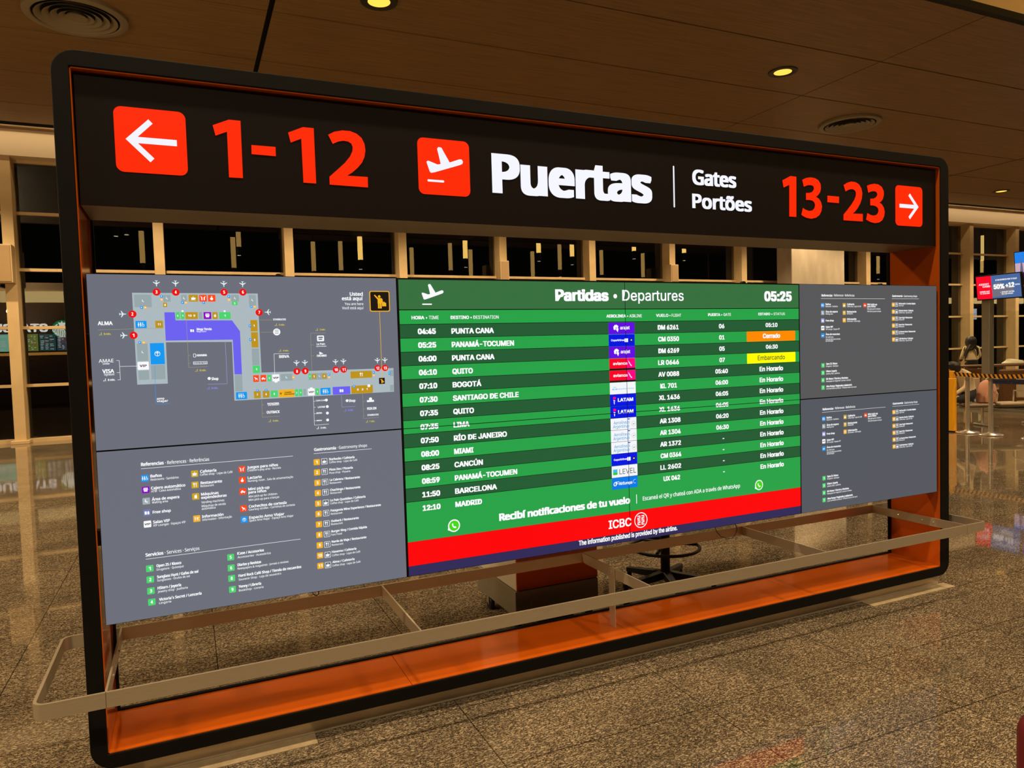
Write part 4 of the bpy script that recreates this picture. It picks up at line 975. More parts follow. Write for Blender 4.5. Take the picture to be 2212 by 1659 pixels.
  ('r',0.8146,1.0326,0.8408,1.0588,'amber',0.003,'#5'), ('r',0.8469,1.0322,0.8731,1.0584,'outline',0.003,'cup'), ('r',0.8142,0.9873,0.8404,1.0135,'amber',0.003,'#6'), 
  ('r',0.8466,0.9867,0.8728,1.0129,'outline',0.003,'fork'), ('r',0.8139,0.9414,0.8401,0.9676,'amber',0.003,'#7'), ('r',0.8462,0.9407,0.8724,0.9669,'outline',0.003,'fork'), 
  ('r',0.8135,0.8955,0.8397,0.9217,'amber',0.003,'#8'), ('r',0.8459,0.8946,0.8721,0.9208,'outline',0.003,'fork'), ('r',0.8132,0.85,0.8394,0.8762,'amber',0.003,'#9'), 
  ('r',0.8455,0.8489,0.8717,0.8751,'outline',0.003,'fork'), ('r',0.8128,0.805,0.839,0.8312,'amber',0.003,'#10'), ('r',0.8452,0.8036,0.8714,0.8298,'outline',0.003,'cup'), 
  ('r',0.8125,0.7598,0.8387,0.786,'amber',0.003,'#11'), ('r',0.8449,0.7583,0.8711,0.7845,'outline',0.003,'cup'), 
 ],
 'UR': [
  ('l',[(3.8152,1.9387),(4.3647,1.9387)],W,0.0015), ('r',3.8155,1.8862,3.8417,1.9124,'blue',0.003,'rest'), ('r',3.8149,1.8407,3.8411,1.8669,'lgray',0.003,'wait'), 
  ('r',3.8143,1.7942,3.8405,1.8204,'lilac',0.003,'bag'), ('r',3.8137,1.7494,3.8399,1.7756,W,0.003,'vip'), ('r',3.8137,1.705,3.8399,1.7312,'blue',0.003,'pet'), 
  ('r',3.9936,1.886,4.0198,1.9122,'gold',0.003,'cup'), ('r',3.9931,1.8396,4.0193,1.8658,'gold',0.003,'fork'), ('r',3.9926,1.7946,4.0188,1.8208,'amber',0.003,'info'), 
  ('r',4.1709,1.8858,4.1971,1.912,'coral',0.003,'car'), ('r',3.8114,1.5248,3.8376,1.551,'green',0.003,'#1'), ('r',3.8108,1.4802,3.837,1.5064,'green',0.003,'#3'), 
  ('r',3.8103,1.436,3.8365,1.4622,'green',0.003,'#6'), ('r',3.8103,1.3914,3.8365,1.4176,'green',0.003,'#7'), ('l',[(4.4246,1.939),(4.6767,1.939)],W,0.0015), 
  ('r',4.4245,1.8886,4.4507,1.9148,'amber',0.003,'#12'), ('r',4.4545,1.8886,4.4807,1.9148,'outline',0.003,'fork'), ('r',4.4242,1.8446,4.4504,1.8708,'amber',0.003,'#13'), 
  ('r',4.4542,1.8444,4.4804,1.8706,'outline',0.003,'cup'), ('r',4.4239,1.8004,4.4501,1.8266,'amber',0.003,'#14'), ('r',4.4539,1.8002,4.4801,1.8264,'outline',0.003,'fork'), 
  ('r',4.4236,1.7563,4.4498,1.7825,'amber',0.003,'#15'), ('r',4.4536,1.7559,4.4798,1.7821,'outline',0.003,'fork'), ('r',4.4233,1.7121,4.4495,1.7383,'amber',0.003,'#16'), 
  ('r',4.4533,1.7116,4.4795,1.7378,'outline',0.003,'fork'), ('r',4.423,1.6679,4.4492,1.6941,'amber',0.003,'#17'), ('r',4.453,1.6672,4.4792,1.6934,'outline',0.003,'cup'), 
 ],
}

TEXTS['LR'] = [(b, x0, x1, z - PH, c, w, k) for b, x0, x1, z, c, w, k in TEXTS['UR']]
MARKS['LR'] = [(g[0], g[1], g[2] - PH, g[3], g[4] - PH) + g[5:] if g[0] == 'r' else ('l', [(x, z - PH) for x, z in g[1]], g[2], g[3]) for g in MARKS['UR']]
display('map_display', 'grey display showing the terminal floor map with a Usted está aquí marker', 0, SZ0 + PH, 'screengray', TEXTS['UL'], MARKS['UL'], .706)
display('legend_display', 'grey display listing Referencias, Servicios and Gastronomía below the floor map', 0, SZ0, 'screengray', TEXTS['LL'], MARKS['LL'])
display('legend_display', 'grey legend display right of the green board, upper of the two', 3 * PW, SZ0 + PH, 'screengray2', TEXTS['UR'], MARKS['UR'], 4.35)
display('legend_display', 'grey legend display right of the green board, lower of the two', 3 * PW, SZ0, 'screengray3', TEXTS['LR'], MARKS['LR'])

# ------------------------------------------------------------------ departures board: four panels showing one picture
bd = thing('departures_board', 'bright green departures board titled Partidas and Departures, between the grey displays', 'departures board', (2 * PW, .05, SZ0))
BX0, BX1 = PW, 3 * PW
GAP = .0018
for i in (1, 2):
    for j in (0, 1):
        MB().box(i * PW + .0008, DY + .001, SZ0 + j * PH + .0008, (i + 1) * PW - .0008, .115, SZ0 + (j + 1) * PH - .0008).build('screen_panel', M['black_seam'], bd)
XL, XR = BX0 + .008, BX1 - .004
XM = 2 * PW
ZM = SZ0 + PH
def pic(z0, z1, key, name, parent, y=DY, x0=XL, x1=XR):
    """an area of the picture, interrupted by the panel joints"""
    mb = MB()
    cuts = [(x0, min(x1, XM - GAP / 2))] if x0 < XM else []
    if x1 > XM:
        cuts.append((max(x0, XM + GAP / 2), x1))
    rows = [(z0, min(z1, ZM - .0014))] if z0 < ZM - .002 else []
    if z1 > ZM + .002:
        rows.append((max(z0, ZM + .0014), z1))
    for a, b in cuts:
        for c, d in rows:
            mb.add([(a, y, c), (b, y, c), (b, y, d), (a, y, d)], [(0, 1, 2, 3)])
    return mb.build(name, em(key), parent)
def say(parent, name, rows, y=DY - .0006, fine=False):
    """rows: (text, x0, x1, z, cap, bold, key, font); each text a mesh of its own"""
    for i, (b_, x0, x1, z, cap, w, key, font) in enumerate(rows):
        mb = MB()
        letters(mb, b_, x0, x1, z, cap, y, w, font, 0, res=6 if fine and font == 'humanist' else 3, fine=fine)
        mb.build(name[i] if isinstance(name, (list, tuple)) else name, em(key), parent)
GK = 'grotesk'
hd = pic(1.8835, 2.0185, 'boardhead', 'title_bar', bd)
say(hd, 'title', [('Partidas', 2.018, 2.328, 1.9225, .058, .085, W, GK), ('Departures', 2.4105, 2.803, 1.9245, .056, .02, W, GK)], fine=True)
mb = MB().add([(x, DY - .0006, z) for x, z in circle(2.368, 1.9475, .0115, 16)], [tuple(range(16))]); mb.build('title_dot', em(W), hd)
say(hd, 'clock', [('05:25', 3.372, 3.582, 1.9225, .0575, .09, W, GK)], fine=True)
takeoff(1.330, 1.9065, .105, DY - .0006, W, hd, 78)
ch = pic(1.817, 1.8795, 'rowlight', 'column_heading', bd)
say(ch, 'heading_text', [('HORA', 1.277, 1.338, 1.8385, .0155, .07, W, GK), ('• TIME', 1.345, 1.407, 1.8385, .0155, .02, W, GK), ('DESTINO', 1.465, 1.557, 1.838, .0155, .07, W, GK), ('• DESTINATION', 1.564, 1.709, 1.838, .0155, .02, W, GK),
    ('AEROLINEA', 2.312, 2.431, 1.838, .0155, .07, W, GK), ('• AIRLINE', 2.438, 2.53, 1.838, .0155, .02, W, GK), ('VUELO', 2.62, 2.70, 1.839, .0155, .07, W, GK), ('• FLIGHT', 2.707, 2.784, 1.839, .0155, .02, W, GK),
    ('PUERTA', 2.966, 3.051, 1.8405, .0155, .07, W, GK), ('• GATE', 3.058, 3.127, 1.8405, .0155, .02, W, GK), ('ESTADO', 3.326, 3.415, 1.8425, .0145, .07, W, GK), ('• STATUS', 3.424, 3.527, 1.8425, .0145, .02, W, GK)])
FL = [('04:45', 'PUNTA CANA', 1.682, 'arajet', 'DM 6261', 2.766, '06', '05:10'), ('05:25', 'PANAMÁ-TOCUMEN', 1.786, 'copa', 'CM 0350', 2.767, '01', 'Cerrado'),
      ('06:00', 'PUNTA CANA', 1.681, 'arajet', 'DM 6269', 2.767, '05', '06:30'), ('06:10', 'QUITO', 1.568, 'avianca', 'LR 0646', 2.764, '07', 'Embarcando'),
      ('07:10', 'BOGOTÁ', 1.609, 'avianca', 'AV 0088', 2.764, '05:40', ''), ('07:30', 'SANTIAGO DE CHILE', 1.803, 'klm', 'KL 701', 2.748, '06:00', ''),
      ('07:35', 'QUITO', 1.567, 'latam', 'XL 1436', 2.765, '06:05', ''), ('07:35', 'LIMA', 1.542, 'latam', 'XL 1436', 2.765, '06:05', ''),
      ('07:50', 'RÍO DE JANEIRO', 1.734, 'aero', 'AR 1308', 2.767, '06:20', ''), ('08:00', 'MIAMI', 1.558, 'aero', 'AR 1304', 2.767, '06:30', ''),
      ('08:25', 'CANCÚN', 1.604, 'aero', 'AR 1372', 2.767, '-', ''), ('08:59', 'PANAMÁ-TOCUMEN', 1.783, 'copa', 'CM 0364', 2.768, '-', ''),
      ('11:50', 'BARCELONA', 1.673, 'level', 'LL 2602', 2.765, '-', ''), ('12:10', 'MADRID', 1.593, 'europa', 'UX 042', 2.757, '-', '')]
LX0, LX1 = 2.3225, 2.4815
def logo(kind, zb, zt, parent):
    bg = {'arajet': 'arajet', 'copa': 'copa', 'avianca': 'avianca', 'klm': 'logowhite', 'latam': 'copa', 'aero': 'logowhite', 'level': 'logowhite', 'europa': 'airblue'}[kind]
    b = pic(zb, zt, bg, 'airline_logo', parent, DY - .0004, LX0, LX1)
    h = zt - zb
    zc = (zb + zt) / 2
    y = DY - .0009
    mb, keys = MB(), []
    def k(c):
        if c not in keys:
            keys.append(c)
        return keys.index(c)
    def flat(poly, c, dy=0.0):
        mb.add([(x, y - dy, z) for x, z in poly], [tuple(range(len(poly)))], k(c))
    def txt(s, x0, x1, z, cap, w, c, font=GK, slant=0.0):
        letters(mb, s, x0, x1, z, cap, y - .0002, w, font, k(c), slant=slant)
    if kind == 'arajet':
        for a in range(5):
            t0 = math.radians(40 + 42 * a)
            cx, cz = 2.368 + .009 * math.cos(t0), zc + .003 + .009 * math.sin(t0)
            flat([(cx + .008 * math.cos(t0 + q), cz + .008 * math.sin(t0 + q)) for q in (0, 1.3, 2.6, 3.9, 5.2)], W)
        flat([(2.372, zc + .006), (2.384, zc - .002), (2.378, zc - .02), (2.368, zc - .006)], W)
        txt('arajet', 2.393, 2.452, zc - .006, .018, .04, W)
    elif kind == 'copa':
        txt('CopaAirlines', 2.336, 2.419, zc - .004, .010, .05, W)
        flat([(2.419, zc - .01), (2.440, zc - .01), (2.440, zc + .009), (2.419, zc + .009)], W)
        flat([(2.453, zc - .009), (2.468, zc - .009), (2.468, zc + .009), (2.453, zc + .009)], 'black')
        flat([(2.4605 + (.006 if i % 2 == 0 else .0025) * math.sin(math.pi * i / 5), zc + (.006 if i % 2 == 0 else .0025) * math.cos(math.pi * i / 5)) for i in range(10)], W, .0002)
    elif kind == 'avianca':
        flat([(LX0 + .105, zb), (LX1, zb), (LX1, zt), (LX0 + .105, zt)], 'pink', -.0002)
        flat([(LX0, zb), (LX1, zb), (LX1, zb + .009), (LX0, zb + .009)], 'black')
        txt('avianca', 2.345, 2.432, zc - .003, .0155, .05, W)
        flat([(2.437, zc + .020), (2.443, zc + .004), (2.455, zc - .006), (2.447, zc + .008)], W)
        flat([(2.446, zc - .002), (2.460, zc - .006), (2.458, zc - .013)], W)
    elif kind == 'klm':
        txt('KLM', 2.337, 2.368, zc - .008, .0075, .08, 'cyan')
        txt('Royal Dutch Airlines', 2.374, 2.471, zc - .007, .0068, .02, 'cyan')
        for q in (2.346, 2.352, 2.358):
            flat(circle(q, zc + .006, .0022, 8), 'cyan')
    elif kind == 'latam':
        txt('LATAM', 2.369, 2.464, zc - .008, .0185, .08, W)
        flat([(2.341, zc + .018), (2.352, zc + .020), (2.359, zc + .012), (2.350, zc + .004), (2.340, zc + .008)], 'pink')
        flat([(2.342, zc + .003), (2.354, zc - .001), (2.350, zc - .006), (2.343, zc - .003)], W)
        flat([(2.343, zc - .007), (2.351, zc - .010), (2.347, zc - .022)], W)
    elif kind == 'aero':
        txt('Aerolíneas', 2.339, 2.438, zc - .001, .0165, .015, 'logoblue', 'humanist', .12)
        txt('Argentinas', 2.335, 2.436, zc - .021, .0165, .015, 'logoblue', 'humanist', .12)
        flat([(2.424, zc + .026), (2.446, zc + .024), (2.432, zc + .019)], 'copa')
        n = 18
        a, c = circle(2.463, zc - .004, .0135, n), circle(2.463, zc - .004, .0122, n)
        mb.add([(x, y, z) for x, z in a + c], [(i, (i + 1) % n, n + (i + 1) % n, n + i) for i in range(0, n, 1)], k('lgray'))
        flat([(2.455, zc - .006), (2.463, zc - .001), (2.472, zc - .003), (2.463, zc - .008)], 'lgray')
    elif kind == 'level':
        flat([(2.330, zc - .004), (2.357, zc - .004), (2.357, zc + .013), (2.330, zc + .013)], 'cyan')
        flat([(2.330, zc - .016), (2.357, zc - .016), (2.357, zc - .004), (2.330, zc - .004)], 'lightgreen')
        txt('LEVEL', 2.369, 2.472, zc - .015, .027, 0, 'ink')
    else:
        txt('Œ', 2.329, 2.361, zc - .012, .022, .03, W, GK, .25)
        txt('AirEuropa', 2.364, 2.447, zc - .009, .0155, .05, W, 'humanist')
        n = 18
        a, c = circle(2.464, zc + .002, .011, n), circle(2.464, zc + .002, .0095, n)
        mb.add([(x, y, z) for x, z in a + c], [(i, (i + 1) % n, n + (i + 1) % n, n + i) for i in range(3, 15)], k(W))
    return mb.build('logo_print', [em(c) for c in keys], b)
for i, (tm, dest, dx, lg, fno, fx, gate, st) in enumerate(FL):
    zt = 1.8145 - .0625 * i
    zb = zt - .0604 if i < 13 else .8185
    row = pic(zb, zt, 'rowlight' if i % 2 else 'rowdark', 'flight_row', bd)
    zb_t = 1.7705 - .0627 * i
    sh = -.0004 * i
    rows = [(tm, 1.304 - .0005 * i, 1.391 - .0005 * i, zb_t, .0255, .085, W, GK), (dest, 1.4665 - .0007 * i, dx, zb_t - .001, .0255, .075, W, GK), (fno, fx - .137 if len(fno) > 6 else fx - .11, fx, zb_t, .0255, .075, W, GK)]
    gw = {1: .012, 2: .039, 5: .089}[len(gate)]
    gc = 3.0595 if len(gate) != 5 else 3.0545
    if gate == '-':
        rows.append((gate, gc - gw / 2, gc + gw / 2, zb_t + .0005, .0255, .1, W, GK))
    else:
        rows.append((gate, gc - gw / 2, gc + gw / 2, zb_t + .0015, .0245, .075, W, GK))
    if not st:
        rows.append(('En Horario', 3.3305 - .0003 * i, 3.5095 - .0003 * i, zb_t + .0015 - .0003 * (i - 4) * 0, .0265, .075, W, GK))
    elif ':' in st:
        rows.append((st, 3.379, 3.4695, zb_t + .004, .0235, .075, W, GK))
    say(row, ('time_text', 'destination_text', 'flight_number_text', 'gate_text', 'status_text'), rows)
    logo(lg, 1.812 - .0622 * i - .0605, 1.812 - .0622 * i, row)
    if st and ':' not in st:
        q = rrect(3.2385, zb + .0015, 3.606, zt - .001, .003)
        pl = MB().add([(x, DY - .0003, z) for x, z in q], [tuple(range(len(q)))]).build('status_plate', em('orange' if st == 'Cerrado' else 'yellow'), row)
        if st == 'Cerrado':
            say(pl, 'status_text', [(st, 3.357, 3.489, zb_t + .003, .0265, .075, W, GK)])
        else:
            say(pl, 'status_text', [(st, 3.318, 3.523, zb_t + .003, .0265, .012, 'ink', GK)])
rd = pic(.7065, .8180, 'boardred', 'sponsor_band', bd)
ft = pic(.6605, .7060, 'navy', 'footer_band', bd)
say(bd, 'notice_text', [('Recibí notificaciones de tu vuelo', 1.679, 2.431, .8605, .036, .09, W, 'humanist'), ('Escaneá el QR y chateá con ADA a través de WhatsApp', 2.511, 3.173, .866, .0215, .025, W, 'humanist')], DY - .0012, True)
MB().add([(x, DY - .0012, z) for x, z in ((2.4695, .8545), (2.4735, .8545), (2.4735, .9035), (2.4695, .9035))], [(0, 1, 2, 3)]).build('notice_divider', em(W), bd)
say(ft, 'footer_text', [('The information published is provided by the airline.', 2.1155, 2.732, .6785, .0255, .045, W, GK)])
mb = MB()
letters(mb, 'ICBC', 2.2955, 2.436, .7405, .044, DY - .0006, .045, GK)
n = 40
a, c = circle(2.4965, .763, .0415, n), circle(2.4965, .763, .0368, n)
mb.add([(x, DY - .0006, z) for x, z in a + c], [(i, (i + 1) % n, n + (i + 1) % n, n + i) for i in range(n)])
for x0, z0, x1, z1 in ((.0, .018, .0, 0),):
    pass
bar = lambda x0, z0, x1, z1: mb.add([(x, DY - .0006, z) for x, z in ((x0, z0), (x1, z0), (x1, z1), (x0, z1))], [(0, 1, 2, 3)])
cx, cz, wq = 2.4965, .763, .0052
for s_ in (1, -1):
    for t_ in (1, -1):
        X = lambda q: cx + s_ * q
        Z = lambda q: cz + t_ * q
        def B(xa, za, xb, zb_):
            xa, xb = sorted((X(xa), X(xb))); za, zb_ = sorted((Z(za), Z(zb_)))
            bar(xa, za, xb, zb_)
        B(.0035, .0200, .0215, .0252)
        B(.0035, .0095, .0088, .0252) if s_ * t_ < 0 else B(.0165, .0095, .0215, .0252)
        B(.0035, .0095, .0215, .0145)
        B(.0165, .0015, .0215, .0145) if s_ * t_ < 0 else B(.0035, .0015, .0088, .0145)
        B(.0035, .0015, .0215, .0055)
mb.build('bank_mark', em(W), rd)
# the thin raised joints between the four panels
MB().box(BX0 + .001, DY - .0026, ZM - .0014, XM - .001, DY - .0016, ZM + .0014).build('panel_joint', M['black_seam'], bd)
MB().box(XM + .001, DY - .0026, ZM - .0014, BX1 - .001, DY - .0016, ZM + .0014).build('panel_joint', M['black_seam'], bd)
MB().box(XM - .0005, DY - .0026, SZ0, XM + .0005, DY - .0016, SZ0 + 2 * PH).build('panel_joint', M['black_seam'], bd)
# chat bubbles beside the notice
for bx, bz, k in ((1.4475, .868, .80), (3.3135, .8655, .80)):
    mb = MB()
    y = DY - .0012
    mb.add([(x, y, z) for x, z in circle(bx, bz, .0375 * k, 28)], [tuple(range(28))], 0)
    mb.add([(x, y, z) for x, z in ((bx - .040 * k, bz - .022 * k), (bx - .012 * k, bz - .034 * k), (bx - .034 * k, bz + .004 * k))], [(0, 1, 2)], 0)
    mb.add([(x, y - .0003, z) for x, z in circle(bx, bz, .0305 * k, 28)], [tuple(range(28))], 1)
    ph = [(-.014, .010), (-.009, .016), (-.003, .008), (-.006, .003), (.002, -.006), (.008, -.004), (.015, -.010), (.009, -.016), (-.002, -.013), (-.011, -.003)]
    mb.add([(bx + px * k, y - .0006, bz + pz * k) for px, pz in ph], [tuple(range(len(ph)))], 0)
    mb.build('chat_bubble', [em(W), em('chatgreen')], bd)
MB().prism([(3.237 + .014 * math.cos(a), SZ0 + 2 * PH - .001 + .012 * math.sin(a)) for a in [math.pi * i / 8 for i in range(9)]], .02, .04).build('top_bracket', M['black_plastic'], bd)

# cables hanging below the screens
o = MB().tube([(3.024, .05, .655), (3.028, .05, .64), (3.04, .05, .616), (3.069, .05, .587), (3.119, .05, .570), (3.15, .05, .567), (3.171, .05, .585), (3.185, .05, .612), (3.18, .05, .632), (3.168, .05, .655)], .0022, 6).build('hanging_cable', M['cable'], smooth=True)
tag(o, 'thin dark cable hanging in a wide loop below the green board', 'cable')
o = MB().tube([(.792, .05, .655), (.797, .05, .638), (.805, .05, .630), (.813, .05, .629), (.82, .05, .634), (.823, .05, .655)], .0022, 6).build('hanging_cable', M['cable'], smooth=True)
tag(o, 'small black cable loop peeking out below the grey legend display', 'cable')

# ------------------------------------------------------------------ guard rail around the sign
gr = thing('guard_rail', 'low brushed steel guard rail looping around the foot of the sign', 'guard rail', (2.4, .14, .155))
RZ0, RZ1, RT = .4235, .4815, .011
YF, YR, XA, XB = -.200, .497, -.215, 5.02
def corner(cx, cy, r, a0, a1, n=8):
    return [(cx + r * math.cos(math.radians(a0 + (a1 - a0) * i / n)), cy + r * math.sin(math.radians(a0 + (a1 - a0) * i / n))) for i in range(n + 1)]
MB().strip([(.012, YF), (4.838, YF)], RT, RZ0, RZ1).build('front_bar', M['steel'], gr)
MB().strip([(.012, YR), (4.838, YR)], RT, RZ0, RZ1).build('rear_bar', M['steel'], gr)
r = .04
MB().strip([(.0095, YR)] + corner(XA + r, YR - r, r, 90, 180) + corner(XA + r, YF + r, r, 180, 270) + [(.0095, YF)], RT, RZ0, RZ1).build('end_loop', M['steel'], gr, smooth=True)
r = .012
MB().strip([(4.8405, YF)] + corner(XB - r, YF + r, r, 270, 360) + corner(XB - r, YR - r, r, 0, 90) + [(4.8405, YR)], RT, RZ0, RZ1).build('end_loop', M['steel'], gr, smooth=True)
for x in (.011, 1.21, 2.41, 3.62, 4.839):
    cb = MB().strip([(x, YF + .006), (x, YR - .006)], .008, RZ0 + .001, RZ1 - .001).build('cross_bar', M['steel'], gr)
    if x in (.011, 4.839):
        for yy in (.02, .10, .28):
            MB().lathe((0, 0, 0), [(.007, 0), (.006, .004), (.001, .006)], 12).move(lambda p, x=x, yy=yy: Vector((x + (.0045 + p.z if x < 1 else -.0045 - p.z), yy + p.x, (RZ0 + RZ1) / 2 + p.y))).build('bolt', M['chrome'], cb)
MB().box(2.398, .13, .1560, 2.404, .185, .478).build('leg', M['steel'], gr)
MB().lathe((0, 0, 0), [(.008, 0), (.007, .004), (.001, .006)], 12).move(lambda p: Vector((2.3978 - p.z, .158 + p.x, .455 + p.y))).build('bolt', M['chrome'], gr)

# ------------------------------------------------------------------ orange service cart behind the sign
ca_ = thing('service_cart', 'wheeled service cart with orange front and steel base behind the sign', 'cart', (2.33, .98, 0))
x0, x1, y0, y1 = 2.05, 2.62, .673, 1.29
MB().box(x0, y0, .092, x1, y1, .248).build('base', M['steel_dark'], ca_, bevel=.004)
MB().box(x0 + .012, y0 + .012, .2495, x1 - .001, y1 - .01, 1.12).build('body', M['white_panel'], ca_, bevel=.003)
MB().box(x0 + .012, y0 + .002, .2535, x1 - .002, y0 + .0115, 1.115).build('front_panel', M['orange'], ca_)
MB().box(x0, y0 - .01, 1.121, x1 + .01, y1, 1.15).build('top', M['white_panel'], ca_, bevel=.004)
MB().box(2.150, y0 - .012, .135, 2.160, y0 - .0005, .19).build('latch', M['steel_dark'], ca_)
def caster(x, y, parent):
    w = MB().lathe((0, 0, 0), [(.012, -.014), (.036, -.014), (.042, -.006), (.042, .006), (.036, .014), (.012, .014)], 24).move(lambda p: Vector((x + p.z, y + p.x, .0425 + p.y))).build('caster', M['black_plastic'], parent, smooth=True)
    MB().box(x - .02, y - .018, .045, x - .016, y + .018, .0915).build('fork', M['steel_dark'], w)
    MB().lathe((0, 0, 0), [(.001, -.0155), (.010, -.0155), (.011, .0155), (.001, .0155)], 14).move(lambda p: Vector((x + p.z, y + p.x, .0425 + p.y))).build('hub', M['steel_dark'], w)
for cx, cy in ((2.075, 1.13), (2.59, 1.13), (2.09, .74), (2.58, .74)):
    caster(cx, cy, ca_)

# ------------------------------------------------------------------ black drafting stool
st = thing('drafting_stool', 'black drafting stool with round foot ring behind the sign', 'stool', (3.185, .745, 0))
hx, hy = 3.185, .745
MB().cyl((hx, hy), .036, .135, .205, 18, .03).build('hub', M['black_plastic'], st)
for q in range(5):
    a = math.radians(107 + 72 * q)
    ux, uy = math.cos(a), math.sin(a)
    mb = MB()
    v = []
    for rr, hw, zb, zt in ((.03, .026, .135, .185), (.20, .021, .118, .160), (.325, .018, .115, .146)):
        for s_ in (-1, 1):
            v += [(hx + ux * rr - uy * hw * s_, hy + uy * rr + ux * hw * s_, zb), (hx + ux * rr - uy * hw * s_, hy + uy * rr + ux * hw * s_, zt)]
    f = []
    for i in range(2):
        A, B_ = 4 * i, 4 * i + 4
        f += [(A, B_, B_ + 1, A + 1), (A + 2, A + 3, B_ + 3, B_ + 2), (A + 1, B_ + 1, B_ + 3, A + 3), (A, A + 2, B_ + 2, B_)]
    f += [(0, 1, 3, 2), (8, 10, 11, 9)]
    lg = mb.add(v, f).build('leg', M['dark_gray'], st, bevel=.004)
    MB().cyl((hx + ux * .31, hy + uy * .31), .02, 0.0, .114, 14, .016).build('glide', M['black_plastic'], lg)
MB().cyl((hx, hy), .031, .2055, .47, 18).build('column', M['black_plastic'], st)
MB().cyl((hx, hy), .018, .4705, .64, 16).build('piston', M['steel_dark'], st)
MB().tube([(hx + .225 * math.cos(2 * math.pi * i / 40), hy + .225 * math.sin(2 * math.pi * i / 40), .345) for i in range(40)], .0105, 10, closed=True).build('foot_ring', M['black_plastic'], st, smooth=True)
for q in range(3):
    a = math.radians(-20 + 120 * q)
    MB().tube([(hx + .03 * math.cos(a), hy + .03 * math.sin(a), .37), (hx + .216 * math.cos(a), hy + .216 * math.sin(a), .352)], .011, 8).build('ring_spoke', M['black_plastic'], st)
MB().lathe((hx, hy, .641), [(.001, 0), (.17, 0), (.205, .02), (.21, .045), (.19, .07), (.001, .075)], 32).build('seat', M['black_plastic'], st, smooth=True)

# ------------------------------------------------------------------ queue barriers on the right
def stanchion(x, y, lab):
    t = thing('barrier_post', lab, 'barrier post', (x, y, 0), 'chrome barrier posts')
    MB().lathe((x, y, 0), [(.001, .0), (.185, .0), (.19, .012), (.17, .026), (.06, .036), (.045, .05), (.001, .05)], 40).build('base', M['chrome'], t, smooth=True)
    MB().cyl((x, y), .035, .0505, .92, 24).build('post', M['chrome'], t, smooth=True)
    MB().cyl((x, y), .038, .9205, .99, 24).build('belt_head', M['steel_dark'], t, smooth=True)
    return t
stanchion(12.772, 5.015, 'chrome barrier post next to the yellow post')
s2 = stanchion(12.752, 4.603, 'chrome barrier post carrying the navy belt with white print')
stanchion(12.744, 3.90, 'chrome barrier post cut off by the right picture edge, only its round foot showing')
yp = thing('yellow_barrier_post', 'yellow barrier post carrying a striped black and yellow belt', 'barrier post', (12.70, 5.24, 0))
MB().box(12.635, 5.18, 0, 12.75, 5.30, .02).build('base', M['black_plastic'], yp)
MB().box(12.64, 5.185, .0205, 12.745, 5.295, .96).build('post', M['yellow_paint'], yp, bevel=.012)
MB().box(12.66, 5.205, .9605, 12.725, 5.275, 1.09).build('belt_head', M['yellow_paint'], yp, bevel=.008)
mb = MB()
N_ = 44
for i in range(N_):
    a, b = 5.20 - 1.62 * i / N_, 5.20 - 1.62 * (i + 1) / N_
    sag = lambda q: -.03 * math.sin(math.pi * min(1, max(0, (5.2 - q) / 1.62)))
    sl = .035
    for yy in (12.675,):
        mb.add([(yy, a, 1.005 + sag(a)), (yy, b, 1.005 + sag(b)), (yy, b + sl, 1.072 + sag(b)), (yy, a + sl, 1.072 + sag(a)),
                (yy + .003, a, 1.005 + sag(a)), (yy + .003, b, 1.005 + sag(b)), (yy + .003, b + sl, 1.072 + sag(b)), (yy + .003, a + sl, 1.072 + sag(a))],
               [(0, 1, 2, 3), (7, 6, 5, 4), (0, 4, 5, 1), (3, 2, 6, 7), (0, 3, 7, 4), (1, 5, 6, 2)], i % 2)
mb.build('striped_belt', [M['tape_yellow'], M['tape_black']], yp)
bt = MB().box(12.745, 3.94, .880, 12.750, 4.562, .960).build('printed_belt', M['navy_fabric'], s2)
mb = MB()
letters(mb, 'encuentroArgentina2023', -4.53, -4.02, .905, .026, 12.7435, .03, to=lambda px, py, pz: (py, -px, pz))
mb.build('belt_print', M['print_white'], bt)

